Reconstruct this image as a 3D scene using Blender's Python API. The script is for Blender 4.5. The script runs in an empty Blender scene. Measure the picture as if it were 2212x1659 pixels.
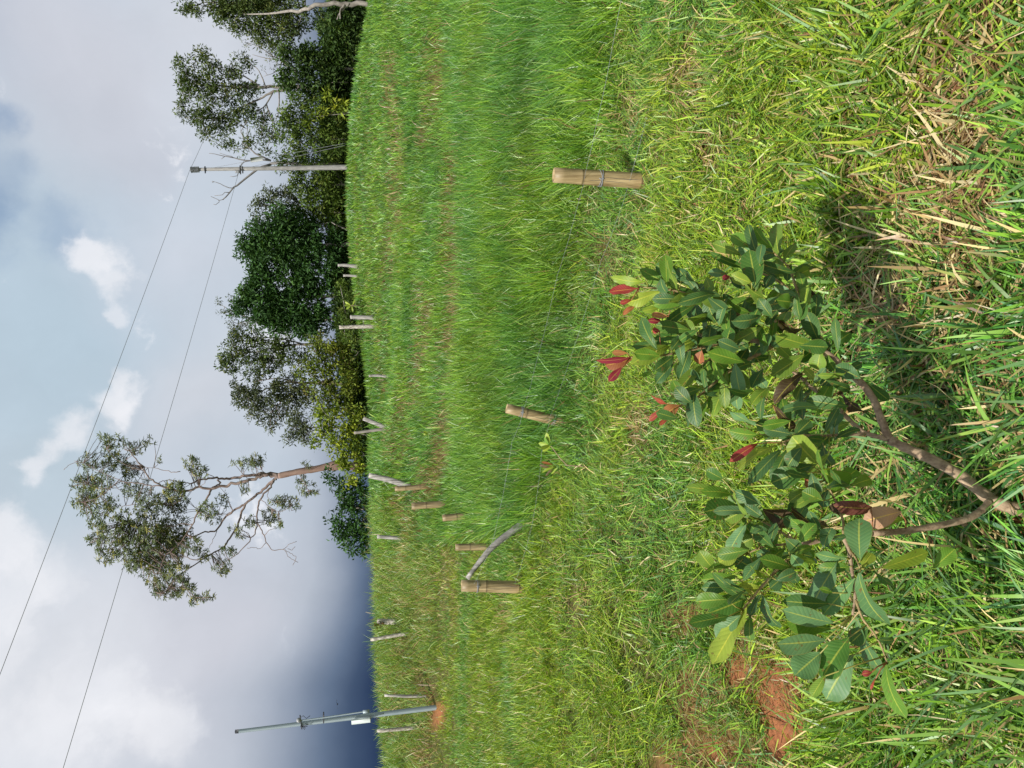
import bpy, math, random
import numpy as np
from mathutils import Vector, Matrix
random.seed(7)
RNG = np.random.default_rng(11)
scn = bpy.context.scene
COL = scn.collection

# ------------------------------------------------------------------ camera
# The photograph lies on its side: up in the place is towards the left of the picture.
PITCH, ROLL, FPX, EYE = math.radians(8.2), math.radians(3.1), 1660.0, 1.6
F = np.array([0, math.cos(PITCH), -math.sin(PITCH)])
U = np.array([0, math.sin(PITCH), math.cos(PITCH)])
R = np.array([1.0, 0, 0])
UI = math.cos(ROLL) * U + math.sin(ROLL) * R
RI = math.cos(ROLL) * R - math.sin(ROLL) * U
CAM = np.array([0, 0, EYE])
cd = bpy.data.cameras.new('camera')
cam = bpy.data.objects.new('camera', cd)
COL.objects.link(cam)
cam.matrix_world = Matrix(((-UI[0], RI[0], -F[0], 0), (-UI[1], RI[1], -F[1], 0), (-UI[2], RI[2], -F[2], EYE), (0, 0, 0, 1)))
cd.sensor_width = 36
cd.lens = FPX / 2212 * 36
cd.clip_start = 0.05
cd.clip_end = 9000
scn.camera = cam


def ray(X, Y):
    """direction through a point measured on the 2212x1659 view of the photograph"""
    d = F + RI * ((829.5 - Y) / FPX) - UI * ((X - 1106) / FPX)
    return d / np.linalg.norm(d)


def at(X, Y, depth):
    d = ray(X, Y)
    return CAM + d * (depth / d[1])


def pix(P):
    """picture position of world points (n,3)"""
    q = np.asarray(P) - CAM
    f = np.maximum(q @ F, 0.05)
    return 1106 - (q @ UI) / f * FPX, 829.5 - (q @ RI) / f * FPX


def lin(c):
    c = np.asarray(c, float) / 255
    return np.where(c <= .04045, c / 12.92, ((c + .055) / 1.055) ** 2.4)


# ------------------------------------------------------------------ sky and sun
SUN = Vector((-0.36, -0.62, 1.02)).normalized()
scn.view_settings.view_transform = 'Standard'
scn.view_settings.look = 'None'
scn.view_settings.exposure = 0.28
scn.view_settings.gamma = 1
W = bpy.data.worlds.new('World')
scn.world = W
W.use_nodes = True
nt = W.node_tree
nt.nodes.clear()


def N(tree, typ, **kw):
    n = tree.nodes.new(typ)
    for k, v in kw.items():
        if k == 'ins':
            for a, b in v.items():
                if isinstance(b, bpy.types.NodeSocket):
                    tree.links.new(b, n.inputs[a])
                else:
                    n.inputs[a].default_value = b
        else:
            setattr(n, k, v)
    return n


def M(tree, op, a, b=None, c=None, clamp=False):
    n = tree.nodes.new('ShaderNodeMath')
    n.operation = op
    n.use_clamp = clamp
    for i, v in enumerate((a, b, c)):
        if v is None:
            continue
        if isinstance(v, bpy.types.NodeSocket):
            tree.links.new(v, n.inputs[i])
        else:
            n.inputs[i].default_value = v
    return n.outputs[0]


def mixc(tree, f, a, b, mode='MIX'):
    n = tree.nodes.new('ShaderNodeMix')
    n.data_type = 'RGBA'
    n.blend_type = mode
    for s, v in ((n.inputs[0], f), (n.inputs[6], a), (n.inputs[7], b)):
        if isinstance(v, bpy.types.NodeSocket):
            tree.links.new(v, s)
        elif isinstance(v, (int, float)):
            s.default_value = v
        else:
            s.default_value = (*[float(q) for q in v][:3], 1)
    return n.outputs[2]


def sstep(tree, v, a, b):
    n = tree.nodes.new('ShaderNodeMapRange')
    n.interpolation_type = 'SMOOTHSTEP'
    tree.links.new(v, n.inputs[0])
    n.inputs[1].default_value = a
    n.inputs[2].default_value = b
    return n.outputs[0]


def ramp(tree, v, stops):
    n = tree.nodes.new('ShaderNodeValToRGB')
    e = n.color_ramp.elements
    while len(e) < len(stops):
        e.new(0.5)
    for i, (p, c) in enumerate(stops):
        e[i].position = p
        e[i].color = (*[float(q) for q in c][:3], 1)
    tree.links.new(v, n.inputs[0])
    return n.outputs[0]


tc = N(nt, 'ShaderNodeTexCoord').outputs['Generated']
sky = N(nt, 'ShaderNodeTexSky', sky_type='NISHITA', sun_disc=False)
sky.sun_elevation = math.asin(SUN.z)
sky.sun_rotation = math.atan2(SUN.x, SUN.y)
blue = mixc(nt, 1.0, sky.outputs[0], (.1, .1, .1), 'MULTIPLY')
wn = N(nt, 'ShaderNodeTexNoise', ins={'Vector': tc, 'Scale': 4.5, 'Detail': 7.0, 'Roughness': .55})
wc = N(nt, 'ShaderNodeVectorMath', operation='SUBTRACT', ins={0: wn.outputs['Color'], 1: (.5, .5, .5)})
ws = N(nt, 'ShaderNodeVectorMath', operation='SCALE', ins={0: wc.outputs[0], 'Scale': .17})
dv = N(nt, 'ShaderNodeVectorMath', operation='ADD', ins={0: tc, 1: ws.outputs[0]})
dn = N(nt, 'ShaderNodeVectorMath', operation='NORMALIZE', ins={0: dv.outputs[0]}).outputs[0]
fn = N(nt, 'ShaderNodeTexNoise', ins={'Vector': tc, 'Scale': 13.0, 'Detail': 8.0, 'Roughness': .6})
wn2 = N(nt, 'ShaderNodeVectorMath', operation='SCALE', ins={0: fn.outputs['Color'], 'Scale': .06})
dv2 = N(nt, 'ShaderNodeVectorMath', operation='ADD', ins={0: dv.outputs[0], 1: wn2.outputs[0]})
dv3 = N(nt, 'ShaderNodeVectorMath', operation='SUBTRACT', ins={0: dv2.outputs[0], 1: (.03, .03, .03)})
dn2 = N(nt, 'ShaderNodeVectorMath', operation='NORMALIZE', ins={0: dv3.outputs[0]}).outputs[0]


def blob(d, X, Y, r, soft, fuzzy=True):
    """1 inside a patch of sky of r pixels round a direction"""
    n = N(nt, 'ShaderNodeVectorMath', operation='DISTANCE', ins={0: dn2 if fuzzy else dn, 1: tuple(ray(X, Y))})
    return sstep(nt, n.outputs['Value'], (r + soft) / FPX, max(r - soft, 0) / FPX)


cl = N(nt, 'ShaderNodeTexNoise', ins={'Vector': tc, 'Scale': 2.6, 'Detail': 6.0, 'Roughness': .5})
c5 = N(nt, 'ShaderNodeTexNoise', ins={'Vector': dv.outputs[0], 'Scale': 9.0, 'Detail': 9.0, 'Roughness': .58})
base = ramp(nt, cl.outputs['Fac'], [(.30, lin((184, 200, 216))), (.48, lin((200, 210, 222))), (.62, lin((214, 218, 227)))])
for X, Y, r, s, c, k in [
    (60, 60, 130, 150, (192, 196, 210), .6),
    (420, 120, 160, 180, (212, 218, 229), .6),
    (120, 600, 240, 170, (184, 204, 220), .75), (40, 800, 190, 130, (186, 206, 220), .7),
    (90, 1080, 120, 90, (190, 207, 219), .7),
    (350, 560, 110, 110, (212, 217, 228), .7), (420, 850, 120, 120, (212, 216, 225), .8),
    (560, 1330, 190, 150, (196, 200, 212), .6), (330, 1480, 150, 130, (216, 218, 228), .6),
    (120, 1450, 170, 110, (226, 229, 236), .7), (220, 250, 120, 90, (203, 206, 217), .6), (330, 330, 60, 60, (196, 201, 213), .5), (180, 90, 70, 60, (213, 216, 226), .5), (400, 1250, 70, 60, (199, 203, 214), .5),
    (470, 1470, 90, 90, (202, 205, 216), .5)]:
    base = mixc(nt, M(nt, 'MULTIPLY', blob(dn, X, Y, r, s, False), k), base, lin(c))
for X, Y, r, s, k in [(8, 290, 20, 30, .5), (-10, 480, 40, 46, .6), (60, 395, 26, 26, .3), (150, 505, 38, 30, .35), (-60, 380, 50, 60, .3), (520, 215, 20, 20, .15)]:
    base = mixc(nt, M(nt, 'MULTIPLY', blob(dn, X, Y, r, s), k), base, mixc(nt, .45, blue, lin((120, 162, 208))))
for X, Y, r, s, k in [(205, 545, 30, 30, .95), (225, 600, 24, 28, .8), (225, 655, 14, 18, .6), (240, 800, 26, 28, .8), (225, 865, 46, 40, .9),
                      (265, 880, 26, 30, .7), (130, 930, 46, 40, .85), (90, 985, 36, 34, .85), (60, 1040, 28, 28, .8), (30, 1190, 52, 46, .9),
                      (30, 1290, 60, 60, .7), (320, 1590, 60, 60, .8), (170, 1500, 80, 80, .45), (60, 1600, 110, 90, .5), (120, 1260, 40, 50, .45), (270, 1560, 60, 60, .5), (20, 1400, 60, 60, .6)]:
    bb = M(nt, 'ADD', blob(dn, X, Y, r, s), M(nt, 'MULTIPLY', M(nt, 'SUBTRACT', c5.outputs['Fac'], .5), 1.9))
    base = mixc(nt, M(nt, 'MULTIPLY', sstep(nt, bb, .2, .95), k * .85), base, lin((242, 243, 248)))
# rain-dark air low over the horizon
sx = N(nt, 'ShaderNodeSeparateXYZ', ins={0: tc})
sxd = N(nt, 'ShaderNodeSeparateXYZ', ins={0: dn})
azf = M(nt, 'DIVIDE', sx.outputs[0], sx.outputs[1])
fac = M(nt, 'ADD', 1.0, M(nt, 'MULTIPLY', sstep(nt, azf, -.38, -.22), .75))
el = M(nt, 'ADD', M(nt, 'MULTIPLY', sx.outputs[2], .7), M(nt, 'MULTIPLY', sxd.outputs[2], .3))
e = M(nt, 'MULTIPLY', M(nt, 'MULTIPLY', el, fac), 2.0, clamp=True)
dark = ramp(nt, e, [(.0, lin((28, 42, 72))), (.10, lin((42, 60, 92))), (.155, lin((68, 86, 114))), (.215, lin((104, 121, 146))), (.30, lin((146, 158, 177))), (.42, lin((178, 187, 201)))])
msk = sstep(nt, e, .62, .25)
front = sstep(nt, sx.outputs[1], -.1, .3)
base = mixc(nt, M(nt, 'MULTIPLY', msk, front), base, dark)
fine = M(nt, 'ADD', M(nt, 'ADD', .88, M(nt, 'MULTIPLY', fn.outputs['Fac'], .06)), M(nt, 'MULTIPLY', c5.outputs['Fac'], .20))
base = mixc(nt, 1.0, base, N(nt, 'ShaderNodeCombineXYZ', ins={0: fine, 1: fine, 2: fine}).outputs[0], 'MULTIPLY')
bg = N(nt, 'ShaderNodeBackground', ins={'Color': base, 'Strength': .80})
nt.links.new(bg.outputs[0], N(nt, 'ShaderNodeOutputWorld').inputs[0])

sl = bpy.data.lights.new('sun', 'SUN')
sl.energy = 4.8
sl.angle = math.radians(.6)
sl.color = (1, .955, .88)
so = bpy.data.objects.new('sun', sl)
so.rotation_euler = SUN.to_track_quat('Z', 'Y').to_euler()
so.location = (-10, -20, 40)
COL.objects.link(so)
scn.cycles.max_bounces = 5
scn.cycles.diffuse_bounces = 3
scn.cycles.transmission_bounces = 3
scn.cycles.glossy_bounces = 2


# ------------------------------------------------------------------ helpers
def hash2(i, j, s):
    h = np.sin(i * 127.1 + j * 311.7 + s * 74.7) * 43758.5453
    return h - np.floor(h)


def vnoise(x, y, s=0):
    i, j = np.floor(x), np.floor(y)
    a, b = x - i, y - j
    a = a * a * (3 - 2 * a)
    b = b * b * (3 - 2 * b)
    return ((hash2(i, j, s) * (1 - a) + hash2(i + 1, j, s) * a) * (1 - b) +
            (hash2(i, j + 1, s) * (1 - a) + hash2(i + 1, j + 1, s) * a) * b)


def fbm(x, y, s=0, o=4):
    t, a, n = 0, .5, 0
    for k in range(o):
        t = t + a * vnoise(x * 2 ** k + 17 * k, y * 2 ** k - 9 * k, s + k)
        n += a
        a *= .5
    return t / n


def ss(x, a, b):
    t = np.clip((x - a) / (b - a), 0, 1)
    return t * t * (3 - 2 * t)


def props(o, label=None, cat=None, group=None, kind=None):
    if label:
        o['label'] = label
    if cat:
        o['category'] = cat
    if group:
        o['group'] = group
    if kind:
        o['kind'] = kind
    return o


def empty(name, loc, label, cat, group=None):
    o = bpy.data.objects.new(name, None)
    o.empty_display_size = .1
    o.location = [float(v) for v in loc]
    COL.objects.link(o)
    return props(o, label, cat, group)


def mk(name, verts, faces, mat, parent=None, col=None, uv=None, smooth=False):
    """verts (n,3) in world space; faces an (m,k) array or a list of such arrays"""
    verts = np.asarray(verts, np.float32)
    if parent is not None:
        verts = verts - np.array(parent.location, np.float32)
    fl = faces if isinstance(faces, list) else [faces]
    fl = [np.asarray(f, np.int32) for f in fl if len(f)]
    loops = np.concatenate([f.ravel() for f in fl])
    tot = np.concatenate([np.full(len(f), f.shape[1], np.int32) for f in fl])
    st = np.concatenate([[0], np.cumsum(tot)[:-1]]).astype(np.int32)
    me = bpy.data.meshes.new(name)
    me.vertices.add(len(verts))
    me.vertices.foreach_set('co', verts.ravel())
    me.loops.add(len(loops))
    me.loops.foreach_set('vertex_index', loops)
    me.polygons.add(len(tot))
    me.polygons.foreach_set('loop_start', st)
    me.polygons.foreach_set('loop_total', tot)
    if smooth:
        me.polygons.foreach_set('use_smooth', np.ones(len(tot), bool))
    if col is not None:
        a = me.attributes.new('Col', 'FLOAT_COLOR', 'POINT')
        c4 = np.ones((len(verts), 4), np.float32)
        c4[:, :3] = col
        a.data.foreach_set('color', c4.ravel())
    if uv is not None:
        a = me.uv_layers.new(name='UVMap')
        a.data.foreach_set('uv', np.asarray(uv, np.float32)[loops].ravel())
    me.update(calc_edges=True)
    me.validate(verbose=False)
    o = bpy.data.objects.new(name, me)
    if mat:
        me.materials.append(mat)
    COL.objects.link(o)
    if parent is not None:
        o.parent = parent
    return o


class Geo:
    def __init__(s):
        s.v, s.q, s.t, s.c, s.n = [], [], [], [], 0

    def add(s, v, q=None, t=None, c=None):
        v = np.asarray(v, float).reshape(-1, 3)
        if q is not None and len(q):
            s.q.append(np.asarray(q, int) + s.n)
        if t is not None and len(t):
            s.t.append(np.asarray(t, int) + s.n)
        s.v.append(v)
        s.c.append(np.broadcast_to(np.asarray(c if c is not None else (.5, .5, .5), float), v.shape))
        s.n += len(v)

    def tube(s, P, rad, k=8, c=None, caps=True, wob=0, up=None):
        P = np.asarray(P, float)
        n = len(P)
        rad = np.broadcast_to(np.asarray(rad, float), (n,))
        T = np.gradient(P, axis=0)
        T /= np.linalg.norm(T, axis=1)[:, None] + 1e-9
        a = np.array([0, 0, 1.0]) if up is None else np.asarray(up, float)
        if abs(T[0] @ a) > .9:
            a = np.array([1.0, 0.2, 0])
        nn = a - T[0] * (T[0] @ a)
        nn /= np.linalg.norm(nn)
        V = []
        th = np.arange(k) * 2 * math.pi / k
        for i in range(n):
            nn = nn - T[i] * (nn @ T[i])
            nn /= np.linalg.norm(nn) + 1e-9
            b = np.cross(T[i], nn)
            r = rad[i] * (1 + (wob * (RNG.random(k) - .5) if wob else 0)) * np.ones(k)
            V.append(P[i] + (np.cos(th) * r)[:, None] * nn + (np.sin(th) * r)[:, None] * b)
        V = np.concatenate(V)
        q = []
        for i in range(n - 1):
            for j in range(k):
                q.append((i * k + j, i * k + (j + 1) % k, (i + 1) * k + (j + 1) % k, (i + 1) * k + j))
        tr = []
        if caps:
            V = np.concatenate([V, P[:1], P[-1:]])
            for j in range(k):
                tr.append((n * k, (j + 1) % k, j))
                tr.append((n * k + 1, (n - 1) * k + j, (n - 1) * k + (j + 1) % k))
        s.add(V, q, tr, c)

    def box(s, c0, sx, sy, sz, rot=None, c=None, bev=.12):
        """box with chamfered edges: three nested shells"""
        h = np.array([sx, sy, sz]) / 2
        b = min(h) * bev
        V, idx = [], {}
        for a in range(3):
            for sg in np.ndindex(2, 2, 2):
                sgn = np.array(sg) * 2 - 1
                p = h * sgn
                for o in range(3):
                    if o != a:
                        p[o] -= b * sgn[o]
                idx[(a,) + sg] = len(V)
                V.append(p)
        q, t = [], []
        for a in range(3):
            o = [i for i in range(3) if i != a]
            for s0 in (0, 1):
                ring = []
                for u_, v_ in ((0, 0), (1, 0), (1, 1), (0, 1)):
                    k_ = [0, 0, 0]
                    k_[a] = s0
                    k_[o[0]] = u_
                    k_[o[1]] = v_
                    ring.append(idx[(a,) + tuple(k_)])
                q.append(ring)
        for a in range(3):
            o = [i for i in range(3) if i != a]
            for u_ in (0, 1):
                for v_ in (0, 1):
                    k0, k1 = [0] * 3, [0] * 3
                    k0[a], k1[a] = 0, 1
                    for k_ in (k0, k1):
                        k_[o[0]], k_[o[1]] = u_, v_
                    q.append([idx[(o[0],) + tuple(k0)], idx[(o[0],) + tuple(k1)], idx[(o[1],) + tuple(k1)], idx[(o[1],) + tuple(k0)]])
        for sg in np.ndindex(2, 2, 2):
            t.append([idx[(0,) + sg], idx[(1,) + sg], idx[(2,) + sg]])
        V = np.array(V)
        if rot is not None:
            V = V @ np.asarray(rot).T
        s.add(V + np.asarray(c0), q, t, c)

    def build(s, name, mat, parent=None, smooth=False):
        return mk(name, np.concatenate(s.v), [np.concatenate(s.q) if s.q else [], np.concatenate(s.t) if s.t else []], mat, parent,
                  col=np.concatenate(s.c), smooth=smooth)


def mat_leafy(name, trans=.3, rough=.5, spec=.35, veins=False):
    m = bpy.data.materials.new(name)
    m.use_nodes = True
    t = m.node_tree
    t.nodes.clear()
    ca = N(t, 'ShaderNodeAttribute', attribute_name='Col').outputs['Color']
    bump = None
    if veins:
        uv = N(t, 'ShaderNodeUVMap')
        s_ = N(t, 'ShaderNodeSeparateXYZ', ins={0: uv.outputs[0]})
        u_ = s_.outputs[0]
        v_ = M(t, 'ABSOLUTE', M(t, 'SUBTRACT', M(t, 'MULTIPLY', s_.outputs[1], 2.0), 1.0))
        mid = sstep(t, v_, .085, .03)
        ph = M(t, 'FRACT', M(t, 'SUBTRACT', M(t, 'MULTIPLY', u_, 11.0), M(t, 'MULTIPLY', v_, 1.9)))
        lat = sstep(t, M(t, 'ABSOLUTE', M(t, 'SUBTRACT', ph, .5)), .43, .49)
        gk = N(t, 'ShaderNodeNewGeometry')
        nz = N(t, 'ShaderNodeTexNoise', ins={'Vector': gk.outputs['Position'], 'Scale': 28.0, 'Detail': 5.0})
        mott = sstep(t, nz.outputs['Fac'], .35, .7)
        ca = mixc(t, M(t, 'MULTIPLY', mott, .35), ca, mixc(t, 1.0, ca, (1.5, 1.35, 1.0), 'MULTIPLY'))
        sp = N(t, 'ShaderNodeTexNoise', ins={'Vector': gk.outputs['Position'], 'Scale': 75.0, 'Detail': 3.0})
        ca = mixc(t, M(t, 'MULTIPLY', sstep(t, sp.outputs['Fac'], .64, .70), .7), ca, (.16, .10, .03))
        ca = mixc(t, M(t, 'MULTIPLY', sstep(t, M(t, 'ADD', v_, M(t, 'MULTIPLY', nz.outputs['Fac'], .22)), 1.02, 1.14), .6), ca, (.24, .20, .06))
        ca = mixc(t, M(t, 'MULTIPLY', lat, .40), ca, mixc(t, .45, mixc(t, 1.0, ca, (2.0, 1.9, 1.7), 'MULTIPLY'), (.34, .36, .10)))
        ca = mixc(t, M(t, 'MULTIPLY', mid, .85), ca, mixc(t, .6, mixc(t, 1.0, ca, (2.4, 2.0, 1.4), 'MULTIPLY'), (.42, .40, .07)))
        hgt = M(t, 'ADD', M(t, 'MULTIPLY', M(t, 'ABSOLUTE', M(t, 'SUBTRACT', ph, .5)), -1.0), M(t, 'MULTIPLY', mid, -.4))
        bump = N(t, 'ShaderNodeBump', ins={'Height': hgt, 'Strength': .3, 'Distance': .002})
    pb = N(t, 'ShaderNodeBsdfPrincipled', ins={'Base Color': ca, 'Roughness': rough, 'Specular IOR Level': spec})
    tb = N(t, 'ShaderNodeBsdfTranslucent', ins={'Color': mixc(t, 1.0, ca, (1.25, 1.3, .6), 'MULTIPLY')})
    if bump:
        t.links.new(bump.outputs[0], pb.inputs['Normal'])
    mx = N(t, 'ShaderNodeMixShader', ins={0: trans, 1: pb.outputs[0], 2: tb.outputs[0]})
    t.links.new(mx.outputs[0], N(t, 'ShaderNodeOutputMaterial').inputs[0])
    return m


def mat_rough(name, c1, c2, scale=8, stretch=(1, 1, 1), rough=.85, metal=0, bump=.4, dist=.01, c3=None, attr=False, spec=.3):
    m = bpy.data.materials.new(name)
    m.use_nodes = True
    t = m.node_tree
    t.nodes.clear()
    tx = N(t, 'ShaderNodeTexCoord')
    mp = N(t, 'ShaderNodeMapping', ins={0: tx.outputs['Object'], 3: stretch})
    nz = N(t, 'ShaderNodeTexNoise', ins={'Vector': mp.outputs[0], 'Scale': float(scale), 'Detail': 7.0, 'Roughness': .62})
    st = [(.32, c1), (.66, c2)] + ([(.76, c3)] if c3 is not None else [])
    c = ramp(t, nz.outputs['Fac'], st)
    if attr:
        c = mixc(t, 1.0, c, N(t, 'ShaderNodeAttribute', attribute_name='Col').outputs['Color'], 'MULTIPLY')
    bp = N(t, 'ShaderNodeBump', ins={'Height': nz.outputs['Fac'], 'Strength': bump, 'Distance': dist})
    pb = N(t, 'ShaderNodeBsdfPrincipled', ins={'Base Color': c, 'Roughness': rough, 'Metallic': float(metal), 'Normal': bp.outputs[0], 'Specular IOR Level': spec})
    t.links.new(pb.outputs[0], N(t, 'ShaderNodeOutputMaterial').inputs[0])
    return m


M_GRASS = mat_leafy('grass', .27, .40, .5)
M_TREE = mat_leafy('tree_leaves', .25, .6, .15)
M_LEAF = mat_leafy('cashew_leaf', .26, .45, .28, veins=True)
M_BARK_GREY = mat_rough('bark_grey', (.12, .105, .09), (.34, .31, .27), 14, (1, 1, .25), c3=(.5, .47, .42), bump=.6, dist=.02)
M_DEAD = mat_rough('dead_limb', (.12, .11, .105), (.24, .225, .215), 8, (1, 1, .4), bump=.4, dist=.02)
M_BARK_PALE = mat_rough('bark_pale', (.15, .13, .11), (.33, .30, .26), 8, (1, 1, .4), bump=.4, dist=.02)
M_BARK_RED = mat_rough('bark_red', (.15, .085, .065), (.31, .21, .165), 5, (1, 1, .3), c3=(.45, .36, .29), bump=.5, dist=.03)
M_BARK_LIMB = mat_rough('bark_limb', (.13, .09, .075), (.30, .23, .20), 6, (1, 1, .4), c3=(.42, .36, .32), bump=.5, dist=.02)
M_STEM = mat_rough('cashew_bark', (.17, .11, .07), (.42, .31, .20), 60, (1, 1, .7), c3=(.58, .50, .40), bump=.8, dist=.004, attr=True)
M_WOOD = mat_rough('weathered_wood', (.11, .10, .09), (.55, .52, .48), 18, (1.6, 1.6, .16), c3=(.74, .71, .66), bump=.8, dist=.02)
M_WOOD_L = mat_rough('lichened_wood', (.14, .11, .08), (.62, .58, .50), 22, (1, 1, .5), c3=(.80, .78, .72), bump=.8, dist=.02)
M_BAMBOO = mat_rough('dry_bamboo', (.15, .10, .04), (.47, .36, .19), 6, (4.5, 4.5, .4), rough=.5, bump=.25, dist=.004, c3=(.60, .50, .34), attr=True, spec=.4)
M_CONC = mat_rough('old_concrete', (.17, .165, .16), (.36, .35, .33), 9, (1, 1, .35), c3=(.46, .45, .43), bump=.3, dist=.01)
M_STEEL = mat_rough('galvanised_steel', (.26, .32, .35), (.34, .40, .42), 3.2, (1, 1, .5), rough=.5, metal=.25, bump=.05, dist=.002)
M_BOX = mat_rough('pale_plastic', (.44, .50, .48), (.52, .57, .55), 5, rough=.5, bump=.02)
M_CAP = mat_rough('dark_rubber', (.03, .035, .04), (.07, .07, .08), 20, rough=.6)
M_INS = mat_rough('glazed_porcelain', (.16, .17, .18), (.3, .31, .32), 5, rough=.25)
M_WHITE = mat_rough('white_paint', (.74, .75, .77), (.82, .83, .85), 5, rough=.5, bump=.05)
M_WIRE = mat_rough('galvanised_wire', (.22, .24, .25), (.38, .40, .40), 30, rough=.45, metal=.4)
M_CABLE = mat_rough('power_cable', (.20, .21, .23), (.3, .31, .33), 2, rough=.6)
M_BIRD = mat_rough('bird_feathers', (.015, .015, .02), (.04, .04, .05), 20)

# ------------------------------------------------------------------ terrain
ctl = []


def cp(X, Y, d, up=0.0):
    p = at(X, Y, d)
    ctl.append((p[0], p[1], p[2] - up))


for x, y, z in [(-3, -3, 0), (0, -3, 0), (3, -3, 0), (-4, 1, .05), (4, 1, 0), (0, 1.5, 0), (-2, 2.5, .03), (2, 2.5, 0), (0, 3.5, 0), (2.2, 3.6, 0), (-2, 4, .1)]:
    ctl.append((x, y, z))
for a in [(1405, 385, 5.0), (1250, 905, 7.0), (1132, 1268, 7.6), (1112, 1146, 8.4, .1), (1052, 1181, 10.2, .1), (1022, 1115, 11.4, .12), (970, 1088, 13.6, .05),
          (920, 1053, 16.5, .1), (873, 1163, 18.0, .12), (870, 1046, 19.0, .1), (832, 925, 24, .2), (834, 812, 28, .2), (800, 706, 31, .2), (772, 595, 34, .2),
          (757, 400, 37, 0), (762, 300, 36, 0), (771, 200, 34, 0), (810, 0, 30, 0), (830, -200, 27, 0),
          (771, 600, 39, 0), (780, 700, 37.5, 0), (798, 790, 34, 0), (806, 870, 31.5, 0), (808, 935, 30, 0), (808, 1010, 28, 0), (814, 1100, 25, 0),
          (960, 100, 14, .2), (1010, 400, 10.8, .2), (865, 400, 19, .15), (860, 150, 20, .15), (915, 700, 16, .15), (1010, 800, 10.5, .2), (900, 900, 17, .15),
          (1110, 250, 8, .15), (1120, 650, 8, .15), (1200, 50, 6.5, .1),
          (951, 1528, 15.5), (956, 1640, 14.8), (958, 1400, 15.0), (965, 1280, 14.6), (1010, 1500, 12), (1010, 1380, 11.8), (1100, 1600, 9), (1060, 1260, 10.0),
          (940, 1800, 14.5), (1250, 1500, 6), (1300, 1300, 5.3),
          (862, 1500, 17.3, 0), (872, 1659, 16.6, 0), (882, 1800, 16.2, 0), (845, 1360, 18, 0), (838, 1250, 19.2, 0), (825, 1120, 21.5, 0), (822, 1020, 24, 0),
          (900, 1300, 16.6, .1), (905, 1500, 16.4, .1), (905, 1200, 16.4, 0)]:
    cp(*a)
# behind the crest the ground drops away
for X, Y, d, dz in [(763, 400, 46, -1.2), (775, 200, 43, -1.0), (816, 0, 40, -1.0), (772, 595, 47, -.9), (780, 706, 46, -1.0), (800, 812, 43, -1.2), (806, 925, 39, -1.2),
                    (808, 1020, 35, -1.0), (838, 1250, 26, -.8), (862, 1500, 23, -.7), (880, 1800, 23, -.7), (763, 400, 62, -6), (816, 0, 60, -6), (830, 850, 60, -7), (840, 1250, 45, -6), (862, 1500, 45, -6)]:
    p = at(X, Y, d)
    ctl.append((p[0], p[1], p[2] + dz - (0)))
ctl = np.array(ctl)
CX, CZ = ctl[:, :2] / 10, ctl[:, 2]


def tps(r2):
    return .5 * r2 * np.log(r2 + 1e-9)


def _fit():
    n = len(CX)
    K = tps(((CX[:, None] - CX[None]) ** 2).sum(-1)) + np.eye(n) * .004
    Pm = np.c_[np.ones(n), CX]
    A = np.zeros((n + 3, n + 3))
    A[:n, :n], A[:n, n:], A[n:, :n] = K, Pm, Pm.T
    return np.linalg.solve(A, np.r_[CZ, np.zeros(3)])


WT = _fit()


def ground_z(x, y):
    x, y = np.atleast_1d(np.asarray(x, float)), np.atleast_1d(np.asarray(y, float))
    out = np.empty(len(x))
    for i in range(0, len(x), 60000):
        q = np.c_[x[i:i + 60000], y[i:i + 60000]] / 10
        K = tps(((q[:, None] - CX[None]) ** 2).sum(-1))
        out[i:i + 60000] = K @ WT[:-3] + WT[-3] + q @ WT[-2:]
    r = np.hypot(x, y)
    far = -9 - 12 * ss(r, 80, 600) + 1.5 * fbm(x / 60, y / 60, 3)
    w = np.maximum(ss(r, 45, 75), ss(-y, 3, 20))
    w = np.maximum(w, ss(np.abs(x) - .62 * np.maximum(y, 0), 9, 40))
    far = np.where(y < 10, far * ss(r, 12, 200), far)
    b = 1 - ss(np.hypot(x, y), 3, 9)
    out = out * (1 - w) + far * w
    return out + (fbm(x * .9, y * .9, 5) - .5) * .10 * ss(r, 1, 4) + (fbm(x * 5, y * 5, 9) - .5) * .035


# ground sheet: fan of rings round the camera, out to the horizon
NA, NR = 360, 170
rr = np.concatenate([[0.0], np.geomspace(.5, 4500, NR)])
th = np.concatenate([np.linspace(-45, 45, 240, endpoint=False), np.linspace(45, 315, NA - 240, endpoint=False)]) * math.pi / 180
rg, tg = np.meshgrid(rr[1:], th, indexing='ij')
gx, gy = (rg * np.sin(tg)).ravel(), (rg * np.cos(tg)).ravel()
gz = ground_z(gx, gy)
gv = np.c_[gx, gy, gz]
q = []
i, j = np.meshgrid(np.arange(NR - 1), np.arange(NA), indexing='ij')
q = np.stack([i * NA + j, i * NA + (j + 1) % NA, (i + 1) * NA + (j + 1) % NA, (i + 1) * NA + j], -1).reshape(-1, 4)[:, ::-1]
gv = np.r_[gv, [[0, 0, float(ground_z(0, 0)[0])]]]
tri = np.stack([np.full(NA, NR * NA), np.arange(NA), (np.arange(NA) + 1) % NA], -1)[:, ::-1]


def seg_dist(X, Y, pts):
    d = np.full(X.shape, 1e9)
    for (ax, ay), (bx, by) in zip(pts[:-1], pts[1:]):
        vx, vy = bx - ax, by - ay
        t = np.clip(((X - ax) * vx + (Y - ay) * vy) / (vx * vx + vy * vy), 0, 1)
        d = np.minimum(d, np.hypot(X - ax - t * vx, Y - ay - t * vy))
    return d


def ell(X, Y, cx, cy, rx, ry):
    return 1 - ss(np.sqrt(((X - cx) / rx) ** 2 + ((Y - cy) / ry) ** 2), .6, 1.25)


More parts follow.
